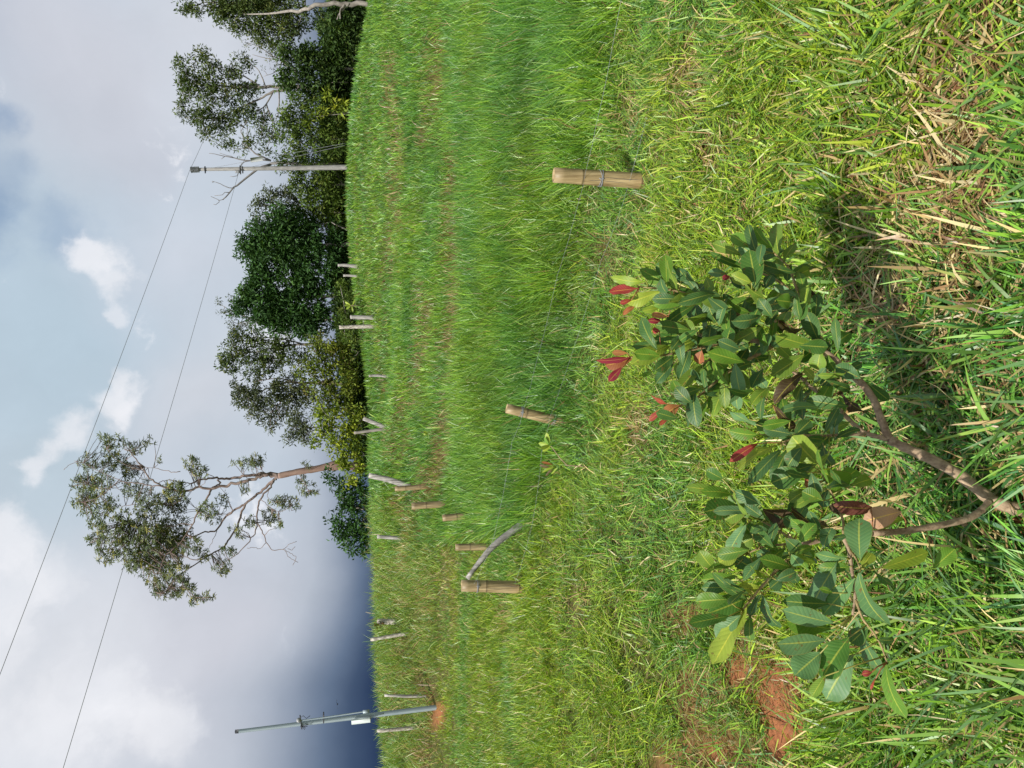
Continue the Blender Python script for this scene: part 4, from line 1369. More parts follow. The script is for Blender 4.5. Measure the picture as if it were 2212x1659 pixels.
tree('leafy_tree', 'dark leafy tree low on the horizon left of the lone tall tree', 'tree',
     [(720, 1030, 14, 20), (745, 1060, 26, 24), (775, 1050, 20, 26), (770, 1090, 26, 26), (750, 1100, 20, 16), (745, 1140, 26, 24), (722, 1125, 16, 14), (775, 1135, 20, 26), (765, 1170, 26, 20), (770, 1192, 20, 12), (735, 1160, 14, 12), (790, 1100, 12, 40), (792, 1160, 12, 34)],
     33, 'mango', 1.9, .19, .42, .30, trunk=[[(815, 1100, 6), (780, 1100, 5), (750, 1090, 3), (730, 1060, 1.6)], [(800, 1105, 4), (770, 1140, 2.5), (740, 1145, 1.4)]], limbs=26, group='low trees along the crest')


def undergrowth():
    C, cc = [], []
    for Y in np.arange(-160, 1010, 3.2):
        D = float(np.interp(Y, [-160, 0, 400, 700, 850, 1010], [36, 38, 43, 41, 38, 34]))
        top = float(np.interp(Y, [-160, 0, 140, 380, 440, 740, 800, 900, 1010], [740, 725, 705, 700, 715, 735, 745, 765, 780])) + 14 * float(fbm(np.array([Y * .03]), np.array([0.]), 3)[0]) - 7
        bot = float(np.interp(Y, [-160, 0, 200, 400, 600, 700, 800, 1010], [850, 815, 780, 765, 780, 790, 810, 818]))
        n = int((bot - top) / 1.4)
        for k in range(n):
            X = RNG.uniform(top, bot)
            C.append(at(X, Y + RNG.normal(0, 3), D + RNG.uniform(-.8, .8)))
    C = np.array(C)
    n = 14
    tot = len(C) * n
    dirs = RNG.normal(0, 1, (tot, 3))
    dirs /= np.linalg.norm(dirs, axis=1)[:, None]
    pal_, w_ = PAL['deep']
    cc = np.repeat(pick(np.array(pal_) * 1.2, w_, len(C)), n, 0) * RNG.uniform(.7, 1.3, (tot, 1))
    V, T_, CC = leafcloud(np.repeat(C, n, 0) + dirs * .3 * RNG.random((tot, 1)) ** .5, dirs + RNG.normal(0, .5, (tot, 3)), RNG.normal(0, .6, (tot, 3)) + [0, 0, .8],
                          RNG.uniform(.12, .26, tot), RNG.uniform(.06, .12, tot), cc)
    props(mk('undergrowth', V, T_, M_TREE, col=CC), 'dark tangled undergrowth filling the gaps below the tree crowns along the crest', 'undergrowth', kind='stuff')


undergrowth()


# lone tall tree: star-shaped leaf rosettes on long crooked limbs
def K(x, y):
    return 95.7 + x * .32439, 861.1 + y * .32439


def lone_tree():
    D = 34.0
    s = D / FPX
    b0 = at(800, 1004, D)
    e = empty('lone_tree', b0, 'lone tall airy tree with a reddish trunk and star-shaped leaf tufts against the sky', 'tree')
    limbs = [
        ([(2150, 440), (2040, 452), (1975, 440), (1900, 450), (1800, 470), (1700, 485), (1620, 500), (1560, 515)], 17, 12, 0, 0, 'trunk'),
        ([(1560, 508), (1460, 500), (1380, 512), (1300, 520), (1210, 540), (1150, 530), (1050, 535), (980, 565)], 9, 4, 0, .5, 'l'),
        ([(1560, 520), (1480, 505), (1420, 522), (1350, 552), (1270, 565), (1190, 580), (1100, 600), (1010, 592), (940, 620), (870, 610), (780, 582), (720, 545), (660, 480), (610, 400), (570, 350)], 10, 2, 0, -.6, 'l'),
        ([(780, 582), (700, 580), (640, 560), (560, 560), (500, 545), (400, 500), (320, 460)], 3.5, 1, -.6, -.2, 'l'),
        ([(660, 480), (560, 450), (470, 400), (420, 330)], 2, .9, -.6, -.8, 'l'),
        ([(1570, 520), (1530, 540), (1480, 590), (1400, 650), (1340, 695), (1260, 750), (1190, 800), (1150, 880), (1070, 890), (970, 925), (900, 950), (800, 960), (700, 950)], 8, 1.6, 0, .9, 'l'),
        ([(1340, 695), (1305, 770), (1290, 850), (1240, 930), (1180, 1000), (1090, 1045), (1000, 1110), (900, 1170), (830, 1260), (780, 1300)], 6, 1.4, .3, -.4, 'l'),
        ([(1090, 1045), (1010, 1080), (930, 1050), (820, 1060), (700, 1090)], 3, 1, 0, .3, 'l'),
        ([(1530, 550), (1500, 600), (1440, 670), (1420, 740), (1420, 830), (1400, 900), (1350, 970), (1290, 1030), (1200, 1090), (1150, 1130)], 5.5, 1, 0, -.9, 'l'),
        ([(1422, 830), (1460, 900), (1475, 960), (1520, 1010), (1590, 1005), (1640, 965), (1680, 950)], 3, .8, -.6, -1.0, 'l'),
        ([(1590, 1005), (1640, 1030), (1680, 1060), (1655, 1110)], 1.3, .6, -1, -1, 'l'), ([(1475, 960), (1440, 1000), (1380, 990), (1350, 995)], 1.6, .7, -1, -1, 'l'),
        ([(1620, 1000), (1650, 1010), (1670, 985)], 1.1, .5, -1, -1, 'l'), ([(1600, 1010), (1630, 1060), (1690, 1090)], 1.1, .5, -1, -1, 'l'),
        ([(1110, 608), (1080, 670), (1020, 760), (990, 840), (930, 930), (880, 990), (820, 1010)], 5.5, 1.4, -.3, -1, 'l'),
        ([(1150, 540), (1180, 560), (1120, 590), (1105, 610)], 3.5, 3, 0, 0, 'l'),
        ([(990, 840), (930, 830), (850, 850), (750, 860), (640, 830), (560, 820)], 2.4, .9, -.6, -.2, 'l'),
        ([(1150, 880), (1125, 940), (1100, 990)], 1.8, .8, .6, .6, 'l'), ([(905, 485), (850, 490), (750, 465), (670, 455)], 2.2, 1, .2, .6, 'l'),
        ([(980, 565), (940, 560), (860, 545), (800, 545), (760, 560), (780, 580)], 2.6, 1.4, .4, 0, 'l'),
        ([(940, 620), (900, 680), (860, 700), (760, 700), (680, 720), (600, 700), (520, 720), (440, 700)], 3.4, 1, -.4, .6, 'l'),
        ([(870, 990), (800, 1050), (760, 1160)], 2, .9, -1, -.8, 'l'), ([(700, 950), (600, 960), (520, 940), (450, 920), (370, 930)], 2, .9, .8, .6, 'l'),
        ([(700, 950), (600, 1000), (480, 1040), (420, 1050)], 1.7, .8, .8, 1.0, 'l'),
        ([(500, 545), (440, 600), (380, 600), (290, 570)], 1.8, .8, -.2, .2, 'l'), ([(440, 600), (360, 660), (270, 690)], 1.5, .8, -.1, .3, 'l'),
        ([(1480, 500), (1430, 470), (1360, 440)], 1.8, .8, 0, .4, 'l'), ([(1150, 530), (1080, 500), (1040, 480), (990, 440)], 2, .8, .2, .6, 'l'),
        ([(1500, 600), (1480, 660), (1540, 690)], 1.6, .8, -.2, -.4, 'l'), ([(1440, 670), (1500, 720), (1560, 760), (1640, 720)], 1.6, .8, -.3, -.7, 'l'),
        ([(1700, 500), (1730, 560), (1760, 610)], 1.6, .8, 0, -.4, 'l'), ([(1720, 480), (1740, 450), (1750, 430)], 1.4, .8, 0, .3, 'l'),
        ([(1300, 780), (1330, 810), (1370, 820)], 1.6, .8, .3, .2, 'l'), ([(1260, 750), (1200, 770), (1120, 780), (1060, 750)], 2, .9, .3, .6, 'l'),
        ([(900, 1170), (920, 1240), (1010, 1330), (1100, 1320)], 1.8, .8, -.4, -.8, 'l'),
        ([(220, 420), (170, 440), (130, 475)], .8, .4, -.2, -.2, 'l'), ([(320, 460), (260, 430), (200, 415)], 1.2, .6, -.2, -.2, 'l')]
    GT, GL = Geo(), Geo()
    nodes = []
    for pts, w0, w1, d0, d1, kind in limbs:
        n = len(pts)
        P = np.array([at(*K(*p), D + d0 + (d1 - d0) * i / (n - 1)) for i, p in enumerate(pts)])
        u0, u1 = np.arange(n), np.linspace(0, n - 1, (n - 1) * 4 + 1)
        Q = np.stack([np.interp(u1, u0, P[:, i]) for i in range(3)], 1)
        Q[1:-1] = (Q[:-2] + 2 * Q[1:-1] + Q[2:]) / 4
        rad = np.linspace(w0, w1, len(Q)) * s * (.5 if kind == 'trunk' else .4)
        if kind == 'trunk':
            rad[8:14] *= (1.1, 1.3, 1.45, 1.35, 1.15, 1.05)
            GT.tube(Q, rad, 12, wob=.18)
        else:
            Q[1:-1] += RNG.normal(0, 1, Q[1:-1].shape) * np.minimum(.3 * rad + .01, .03)[1:-1, None]
            GL.tube(Q, np.maximum(rad, .010), 7)
        nodes += list(Q[2:])
    nodes = np.array(nodes)
    GT.build('trunk', M_BARK_RED, e, True)
    cl_ = [(390, 260, 40, 36, .8), (470, 300, 80, 55, .8), (300, 420, 70, 55, .9), (470, 420, 90, 60, 1.1), (560, 480, 70, 50, 1), (600, 330, 60, 45, .9), (690, 290, 50, 40, .5), (750, 410, 30, 20, .5), (270, 560, 90, 65, 1.1),
           (260, 690, 75, 80, 1.2), (380, 560, 80, 80, .9), (400, 700, 100, 80, 1), (650, 600, 80, 60, .8), (350, 830, 60, 60, .9), (870, 610, 80, 70, 1.4), (850, 700, 110, 80, 1.2), (700, 720, 100, 80, 1), (560, 820, 120, 80, 1),
           (450, 900, 100, 70, 1), (350, 950, 75, 60, 1), (420, 1050, 80, 50, .9), (560, 990, 120, 90, 1), (700, 920, 140, 110, 1.3), (850, 860, 120, 90, 1.2), (640, 1090, 110, 80, 1.1), (780, 1050, 130, 100, 1.3),
           (870, 970, 90, 80, 1.3), (760, 1180, 100, 80, 1.2), (880, 1150, 80, 60, 1.1), (820, 1290, 90, 55, 1.2), (930, 1250, 80, 60, 1.3), (1010, 1340, 55, 36, 1.2), (1100, 1310, 45, 28, 1), (980, 430, 55, 45, 1), (1040, 490, 60, 40, 1),
           (1340, 430, 85, 40, 1), (1430, 400, 45, 40, 1), (1330, 590, 45, 40, .9), (1200, 670, 70, 50, .5), (1080, 740, 60, 60, 1), (1130, 790, 50, 40, 1), (1750, 440, 38, 25, .9), (1700, 540, 38, 40, .9), (1760, 600, 75, 40, 1),
           (1540, 690, 50, 36, .9), (1640, 700, 70, 55, 1), (1500, 790, 55, 60, 1.2), (1560, 840, 34, 26, 1), (1370, 820, 45, 45, 1), (1290, 880, 36, 36, .9), (1310, 910, 20, 20, .8), (1000, 980, 75, 55, .9), (1230, 1010, 60, 36, .9),
           (1180, 1110, 75, 45, 1), (1200, 1165, 36, 26, 1), (1060, 1050, 50, 50, .7), (420, 380, 50, 40, .8), (560, 600, 70, 60, .6), (1240, 870, 20, 20, .6), (1380, 440, 30, 30, .8)]
    C = []
    for x, y, rx, ry, dn in cl_:
        X, Y = K(x, y)
        rx, ry = rx * .32439, ry * .32439
        rx, ry = rx * 1.12, ry * 1.12
        n = max(3, int(rx * ry * .078 * dn))
        zc = RNG.uniform(-.9, .9)
        for _ in range(n):
            while True:
                u_ = RNG.uniform(-1, 1, 3)
                if u_ @ u_ < 1:
                    break
            C.append(at(X + u_[0] * rx, Y + u_[1] * ry, D + zc + u_[2] * min(rx, ry) * s * .8))
    C = np.array(C)
    # twigs to a share of the rosettes
    GB = Geo()
    for i in range(0, len(C), 3):
        dd = np.linalg.norm(nodes - C[i], axis=1)
        a = nodes[dd.argmin()]
        L_ = dd.min()
        if L_ < 2.2:
            mid = (a + C[i]) / 2 + RNG.normal(0, .13, 3) * L_
            GL.tube([a, mid, C[i]], [.014, .011, .008], 4)
    GL.build('limbs', M_BARK_LIMB, e, True)
    n = 8
    tot = len(C) * n
    th_ = np.tile(np.arange(n) / n * 2 * math.pi, len(C)) + RNG.uniform(-.3, .3, tot) + np.repeat(RNG.uniform(0, 6, len(C)), n)
    ax = RNG.normal(0, .5, (len(C), 3)) + [0, 0, 1.0] + (CAM - C) / D * .3
    ax /= np.linalg.norm(ax, axis=1)[:, None]
    ref = np.cross(ax, [0.3, 1, 0.1])
    ref /= np.linalg.norm(ref, axis=1)[:, None]
    r2 = np.cross(ax, ref)
    ax, ref, r2, CC = (np.repeat(q_, n, 0) for q_ in (ax, ref, r2, C))
    A = ref * np.cos(th_)[:, None] + r2 * np.sin(th_)[:, None] + ax * RNG.uniform(-.5, .5, (tot, 1))
    pal_, w_ = PAL['grey']
    cc = pick(pal_ + [(.17, .16, .045)], w_ + [1.4], len(C)) * 1.85
    cc = np.repeat(cc, n, 0) * RNG.uniform(.75, 1.25, (tot, 1))
    V, T_, cl2 = leafcloud(CC + RNG.normal(0, .02, CC.shape), A, ax + RNG.normal(0, .3, ax.shape), RNG.uniform(.10, .22, tot), RNG.uniform(.035, .055, tot), cc)
    mk('crown', V, T_, M_TREE, e, col=cl2)


lone_tree()

# leafless tree behind the concrete pole
DD = 39.0
e = empty('dead_tree', at(745, 350, DD), 'leafless grey dead tree with crooked forked branches behind the concrete pole', 'tree')


def Z1(x, y):
    return 382.7 + x * .1298, 287 + y * .1298


G = Geo()
for pts, w0, w1 in [([(2700, 520), (2200, 520), (1700, 500), (1560, 510)], 9, 5), ([(1560, 520), (1420, 565), (1310, 620), (1200, 710), (1130, 780), (1000, 870), (940, 915), (870, 985), (800, 1060), (765, 1110)], 5.5, 2),
                    ([(1560, 460), (1430, 400), (1310, 345), (1220, 270), (1150, 215), (1090, 175), (1080, 130)], 4.5, 1), ([(1560, 470), (1430, 450), (1240, 460), (1150, 460), (1040, 440), (950, 415), (860, 400), (780, 385), (700, 372), (620, 350), (540, 332)], 3.5, 1),
                    ([(1240, 460), (1130, 490), (1075, 515), (1040, 600), (1030, 650), (990, 710), (930, 730), (880, 720)], 2.2, .9), ([(940, 920), (850, 915), (780, 890), (700, 845), (620, 815), (590, 800)], 2, .8),
                    ([(870, 985), (800, 990), (740, 1025), (620, 1040)], 1.8, .8), ([(765, 1110), (750, 1100), (700, 1120), (680, 1110), (620, 1080), (560, 1060)], 1.6, .7), ([(700, 1120), (690, 1150), (650, 1190), (600, 1190)], 1.4, .7),
                    ([(950, 415), (900, 385), (820, 370), (720, 335)], 1.5, .7), ([(1220, 270), (1060, 260), (970, 255), (920, 290)], 1.2, .7), ([(780, 395), (760, 420), (750, 440)], 1.2, .7), ([(620, 815), (595, 820), (580, 830)], 1, .6)]:
    P = [at(*Z1(*p), DD) + RNG.normal(0, .02, 3) for p in pts]
    G.tube(P, np.maximum(np.linspace(w0, w1, len(P)) * DD / FPX * .5, .013), 7)
G.build('limbs', M_DEAD, e, True)


# ------------------------------------------------------------------ cashew sapling in the foreground
CR = {'A': (1243.7, 478.4, .30276), 'B': (1435.1, 956.7, .42336), 'C': (1435.1, 1100.2, .28832), 'D': (1626.5, 574.0, .34605), 'P': (0, 0, 1)}


def pt(c, x, y):
    o = CR[c]
    return o[0] + x * o[2], o[1] + y * o[2]


LC = dict(g=[(.078, .175, .022), (.10, .21, .025), (.055, .14, .025), (.13, .22, .03)], d=[(.05, .12, .03), (.055, .13, .045)], y=[(.20, .29, .035), (.25, .33, .045)], G=[(.095, .205, .075), (.11, .22, .095)],
          r=[(.27, .035, .035), (.30, .055, .04), (.20, .02, .04)], o=[(.32, .11, .05), (.36, .15, .065)], b=[(.055, .035, .022), (.075, .05, .028)], p=[(.42, .25, .16)], m=[(.15, .05, .04)])


def leaf_mesh(acc, b, tip, width, nrm, col, fold=.22, droop=.1, wave=.05, nl=9):
    ax = tip - b
    L = np.linalg.norm(ax)
    ax = ax / L
    nrm = nrm - ax * (nrm @ ax)
    nrm /= np.linalg.norm(nrm)
    sd = np.cross(ax, nrm)
    ts = np.linspace(0, 1, nl)
    prof = np.interp(ts, [0, .06, .18, .35, .55, .72, .86, .95, 1], [.035, .12, .42, .74, .96, 1.0, .80, .48, .06])
    vs = np.array([-1, -.55, 0, .55, 1])
    ph = random.uniform(0, 6)
    V, UV = [], []
    for t_, p_ in zip(ts, prof):
        c = b + ax * L * t_ - nrm * (droop * L * (t_ - .35) ** 2 * 1.6) + nrm * droop * L * .2
        for v in vs:
            hh = fold * abs(v) * p_ * width * .5 + wave * L * math.sin(ph + t_ * 11 + v) * abs(v) ** 2 * .45
            V.append(c + sd * v * p_ * width * .5 + nrm * hh)
            UV.append((t_, v * .5 + .5))
    n0 = acc['n']
    q = [(n0 + i * 5 + j, n0 + i * 5 + j + 1, n0 + (i + 1) * 5 + j + 1, n0 + (i + 1) * 5 + j) for i in range(nl - 1) for j in range(4)]
    acc['v'] += V
    acc['uv'] += UV
    acc['q'] += q
    acc['c'] += [col] * len(V)
    acc['n'] += len(V)


def acc0():
    return dict(v=[], uv=[], q=[], c=[], n=0)


def acc_build(acc, name, e):
    # rows run along the leaf, so neighbouring quads share vertices
    return mk(name, acc['v'], np.array(acc['q']), M_LEAF, e, col=np.array(acc['c']), uv=np.array(acc['uv']), smooth=True)


BR = [  # (crop, points, depth start, depth end, width px start, end)
    ([('P', 2290, 1125), ('P', 2212, 1103), ('D', 1600, 1508), ('D', 1480, 1460), ('D', 1300, 1310), ('D', 1100, 1200), ('D', 960, 1140), ('D', 850, 1085)], 1.76, 1.90, 35, 21),
    ([('D', 850, 1085), ('D', 800, 960), ('D', 760, 840), ('D', 680, 730), ('D', 560, 640), ('D', 490, 560), ('A', 1660, 880), ('A', 1520, 880), ('A', 1380, 870)], 1.90, 2.02, 19, 13),
    ([('A', 1380, 870), ('A', 1300, 852), ('A', 1200, 848), ('A', 1100, 860), ('A', 1000, 830), ('A', 880, 810)], 2.02, 2.02, 12, 7),
    ([('A', 1380, 865), ('A', 1300, 790), ('A', 1240, 720), ('A', 1150, 650), ('A', 1050, 590), ('A', 960, 560), ('A', 840, 530), ('A', 700, 490), ('A', 600, 480), ('A', 450, 465)], 2.02, 2.04, 11, 3.5),
    ([('A', 1400, 890), ('A', 1300, 950), ('A', 1200, 1000), ('A', 1080, 1080), ('A', 980, 1160), ('A', 885, 1245), ('A', 740, 1320), ('A', 690, 1340)], 2.0, 1.93, 9, 3.5),
    ([('A', 1200, 848), ('A', 1050, 870), ('A', 900, 900), ('A', 760, 930), ('A', 600, 960), ('A', 470, 975), ('A', 390, 970)], 2.02, 1.98, 8, 3.5),
    ([('A', 1790, 920), ('A', 1700, 740), ('A', 1640, 600), ('A', 1570, 470), ('A', 1545, 380), ('A', 1500, 300), ('A', 1420, 230)], 2.0, 2.10, 9, 4),
    ([('A', 1480, 760), ('A', 1400, 690), ('A', 1370, 620), ('A', 1300, 560), ('A', 1265, 500)], 2.02, 1.97, 7, 4),
    ([('A', 1620, 600), ('A', 1500, 460), ('A', 1400, 400), ('A', 1330, 370)], 2.06, 2.05, 7, 4),
    ([('D', 850, 1085), ('D', 690, 1045), ('D', 620, 980), ('D', 480, 840), ('D', 350, 750), ('A', 1620, 1120), ('A', 1500, 1040)], 1.90, 2.02, 12, 7),
    ([('D', 700, 1050), ('D', 560, 1055), ('D', 460, 1062), ('D', 330, 1060), ('D', 190, 1045)], 1.90, 1.84, 8, 5),
    ([('A', 1080, 880), ('A', 960, 980), ('A', 900, 1020)], 2.02, 1.96, 6, 3.5),
    ([('D', 1480, 1470), ('B', 1620, 345), ('B', 1550, 390), ('B', 1400, 422), ('B', 1230, 450), ('B', 1060, 462)], 1.78, 1.68, 17, 15),
    ([('B', 1060, 462), ('B', 980, 470), ('B', 900, 480), ('B', 760, 505), ('B', 700, 520)], 1.68, 1.66, 13, 10),
    ([('B', 700, 520), ('B', 650, 515), ('B', 590, 520), ('B', 500, 530), ('B', 430, 560)], 1.66, 1.68, 7, 4),
    ([('B', 700, 520), ('B', 660, 570), ('B', 600, 620), ('B', 500, 730), ('B', 440, 800), ('B', 400, 850)], 1.66, 1.60, 9, 4.5),
    ([('B', 690, 510), ('B', 640, 480), ('B', 580, 445), ('B', 500, 400), ('B', 430, 350)], 1.66, 1.72, 6, 4),
    ([('B', 910, 475), ('B', 945, 550), ('B', 955, 640), ('B', 970, 720), ('B', 975, 790), ('B', 960, 880)], 1.67, 1.60, 10, 6),
    ([('B', 975, 800), ('B', 1010, 900), ('B', 1070, 970), ('B', 1110, 1040), ('B', 1135, 1120)], 1.61, 1.55, 6, 3.5),
    ([('B', 915, 470), ('B', 915, 400), ('B', 885, 320), ('B', 850, 250), ('B', 800, 150)], 1.67, 1.72, 7, 4),
    ([('B', 940, 540), ('B', 980, 590), ('B', 1000, 640)], 1.66, 1.60, 6, 4),
    ([('B', 600, 0), ('B', 700, -40), ('A', 1500, 1530)], 1.8, 1.84, 5, 4),
]

LV = {
    'A': [(510, 430, 245, 410, 65, 'y'), (450, 480, 240, 500, 78, 'r'), (600, 500, 360, 585, 100, 'y'), (400, 560, 318, 582, 35, 'r'), (430, 600, 335, 660, 40, 'o'), (760, 390, 565, 310, 110, 'g'),
          (890, 470, 720, 350, 120, 'd'), (680, 470, 500, 440, 60, 'g'), (850, 490, 600, 560, 100, 'g'), (790, 560, 590, 600, 90, 'g'), (970, 540, 790, 505, 80, 'g'), (600, 610, 480, 640, 50, 'y'),
          (665, 680, 540, 660, 40, 'o'), (620, 715, 520, 705, 40, 'r'), (600, 780, 545, 775, 50, 'r'), (860, 590, 640, 720, 75, 'g'), (945, 650, 800, 735, 80, 'g'), (1000, 690, 905, 600, 60, 'G'),
          (850, 740, 710, 750, 60, 'y'), (820, 775, 570, 740, 90, 'g'), (850, 800, 560, 830, 70, 'g'), (700, 870, 400, 890, 55, 'd'), (670, 890, 410, 1000, 115, 'y'), (860, 860, 680, 910, 130, 'y'),
          (1040, 900, 830, 870, 120, 'g'), (420, 960, 155, 1005, 50, 'r'), (400, 980, 215, 1030, 95, 'o'), (330, 1040, 235, 1140, 55, 'r'), (370, 940, 260, 935, 40, 'o'), (700, 960, 570, 1060, 100, 'd'),
          (590, 1040, 410, 1115, 60, 'g'), (700, 1010, 570, 1150, 80, 'd'), (830, 960, 750, 980, 70, 'r'), (900, 920, 875, 1015, 85, 'o'), (870, 880, 760, 900, 22, 'r'), (800, 1000, 710, 1090, 90, 'g'),
          (900, 1020, 740, 1190, 100, 'g'), (1020, 1060, 920, 1110, 60, 'g'), (1110, 1080, 950, 1330, 90, 'g'), (1175, 1060, 1190, 1225, 135, 'g'), (1100, 1000, 1240, 1030, 80, 'g'), (940, 1160, 770, 1245, 120, 'g'),
          (1060, 930, 990, 1130, 60, 'g'), (1310, 545, 1000, 640, 105, 'g'), (1290, 490, 1240, 200, 155, 'g'), (1260, 440, 1110, 380, 90, 'y'), (1100, 395, 1045, 402, 40, 'r'), (1080, 380, 950, 360, 60, 'G'),
          (1250, 190, 1110, 90, 90, 'g'), (1180, 240, 970, 150, 75, 'g'), (1310, 270, 1220, 20, 80, 'd'), (1410, 190, 1270, 60, 80, 'g'), (1455, 260, 1420, 10, 120, 'g'), (1480, 280, 1560, 160, 80, 'g'),
          (1240, 330, 960, 240, 60, 'g'), (1540, 440, 1370, 590, 100, 'g'), (1340, 570, 1240, 740, 115, 'g'), (1290, 590, 1200, 650, 80, 'G'), (1560, 390, 1675, 340, 75, 'g'), (1600, 540, 1640, 450, 60, 'g'),
          (1540, 300, 1500, 420, 60, 'd'), (1700, 890, 1430, 820, 135, 'g'), (1500, 860, 1385, 850, 90, 'd'), (1630, 950, 1400, 1100, 120, 'g'), (1750, 920, 1720, 1060, 120, 'g'), (1740, 870, 1640, 640, 120, 'd'),
          (1760, 860, 1700, 730, 70, 'g'), (1810, 900, 1970, 785, 85, 'g'), (1800, 950, 1845, 1070, 65, 'g'), (1440, 700, 1630, 790, 110, 'b'), (1620, 1090, 1420, 1270, 100, 'b'), (1890, 1200, 2070, 1390, 90, 'b'),
          (1840, 1130, 1700, 1370, 120, 'g'), (1840, 1080, 1770, 1190, 90, 'd'), (1740, 1160, 1625, 1040, 50, 'y'), (1640, 1140, 1560, 1270, 75, 'g'), (1630, 1270, 1540, 1370, 60, 'g'), (1390, 1180, 1250, 1290, 90, 'g'),
          (1380, 1190, 1290, 1420, 115, 'd'), (1290, 1450, 1100, 1360, 120, 'G'), (1400, 1300, 1570, 1480, 55, 'b'), (1310, 1520, 1095, 1505, 100, 'g'), (1490, 1530, 1300, 1450, 130, 'g'), (890, 1260, 790, 1460, 70, 'd'),
          (950, 1270, 850, 1440, 70, 'g'), (1080, 1160, 970, 1380, 90, 'g'), (740, 1310, 630, 1375, 85, 'o'), (660, 1340, 515, 1415, 50, 'r'), (700, 1310, 535, 1255, 40, 'r'), (660, 1400, 595, 1450, 30, 'r'),
          (780, 1260, 690, 1220, 35, 'o'), (1960, 1430, 1780, 1500, 90, 'g'), (1650, 470, 1740, 600, 80, 'b'), (1200, 760, 1050, 740, 90, 'd'), (1180, 790, 1040, 800, 80, 'G'), (1350, 480, 1400, 380, 80, 'd'),
          (960, 700, 860, 690, 60, 'd'), (1180, 640, 1050, 520, 60, 'd'), (1230, 900, 1160, 1000, 100, 'd'), (1480, 330, 1380, 330, 80, 'd'), (1650, 420, 1560, 370, 60, 'd'), (1340, 1050, 1250, 1180, 90, 'd'),
          (900, 1140, 820, 1060, 60, 'd'), (1060, 760, 920, 760, 60, 'G'), (1450, 620, 1360, 740, 70, 'd'), (1560, 560, 1440, 640, 100, 'd'), (1660, 660, 1580, 640, 60, 'g')],
    'B': [(600, 10, 370, 110, 135, 'y'), (480, 0, 335, 92, 45, 'r'), (785, 110, 650, -30, 150, 'y'), (600, 30, 430, 200, 60, 'd'), (800, 140, 950, 235, 130, 'g'), (725, 145, 545, 200, 110, 'g'), (740, 240, 640, 290, 70, 'g'),
          (790, 195, 715, 212, 70, 'o'), (950, 220, 1062, 180, 65, 'g'), (300, 185, 215, 140, 60, 'g'), (350, 265, 200, 240, 60, 'g'), (330, 250, 120, 225, 50, 'g'), (380, 320, 205, 350, 105, 'g'), (520, 400, 375, 275, 120, 'g'),
          (500, 340, 660, 400, 90, 'b'), (650, 340, 840, 450, 95, 'b'), (330, 440, 405, 425, 45, 'y'), (480, 500, 395, 405, 75, 'g'), (900, 370, 885, 300, 80, 'b'), (1060, 330, 890, 330, 75, 'm'), (1210, 350, 1020, 400, 110, 'p'), (1235, 380, 1080, 430, 50, 'y'),
          (1000, 600, 990, 378, 135, 'G'), (930, 590, 770, 570, 70, 'G'), (950, 632, 785, 640, 60, 'g'), (890, 600, 740, 840, 140, 'G'), (975, 690, 808, 875, 95, 'G'), (992, 665, 1120, 955, 155, 'G'),
          (860, 765, 795, 742, 30, 'g'), (870, 920, 610, 860, 100, 'G'), (840, 820, 610, 810, 80, 'd'), (850, 950, 625, 910, 105, 'g'), (830, 1005, 578, 1030, 120, 'G'), (800, 1070, 665, 1185, 135, 'G'), (945, 990, 800, 1195, 165, 'g'),
          (960, 1080, 820, 1310, 150, 'G'), (825, 1185, 750, 1295, 55, 'g'), (980, 895, 1115, 1210, 100, 'G'), (1130, 1120, 1205, 1415, 105, 'g'), (1060, 640, 1180, 745, 60, 'g'), (1100, 640, 1350, 560, 85, 'y'),
          (1370, 640, 1485, 540, 80, 'g'), (500, 740, 370, 742, 60, 'y'), (370, 680, 190, 700, 65, 'g'), (350, 735, 188, 740, 60, 'd'), (330, 800, 155, 808, 80, 'g'), (430, 785, 235, 870, 125, 'g'), (390, 880, 260, 1000, 100, 'G'),
          (425, 835, 245, 1130, 120, 'y'), (440, 880, 432, 1012, 60, 'g'), (495, 770, 430, 890, 55, 'd'), (500, 770, 575, 965, 70, 'd'), (630, 640, 680, 720, 50, 'd'), (250, 640, 180, 560, 80, 'g'),
          (380, 620, 190, 650, 90, 'g'), (540, 570, 420, 650, 80, 'g'), (620, 540, 510, 620, 75, 'g'), (580, 600, 470, 560, 70, 'd'), (680, 600, 560, 700, 75, 'g'), (380, 560, 280, 605, 90, 'y'), (560, 500, 440, 440, 80, 'd'),
          (600, 690, 540, 740, 70, 'd'), (460, 640, 360, 590, 70, 'd'), (700, 430, 610, 380, 70, 'd'), (860, 560, 800, 470, 60, 'd'), (1010, 640, 1060, 560, 70, 'y'), (1080, 1000, 1180, 1010, 40, 'd'), (1040, 940, 950, 1020, 90, 'd'), (1060, 1170, 1010, 1180, 30, 'r'), (1080, 1200, 1050, 1260, 14, 'r'), (470, 480, 380, 520, 80, 'g'), (420, 380, 330, 400, 80, 'g')]}


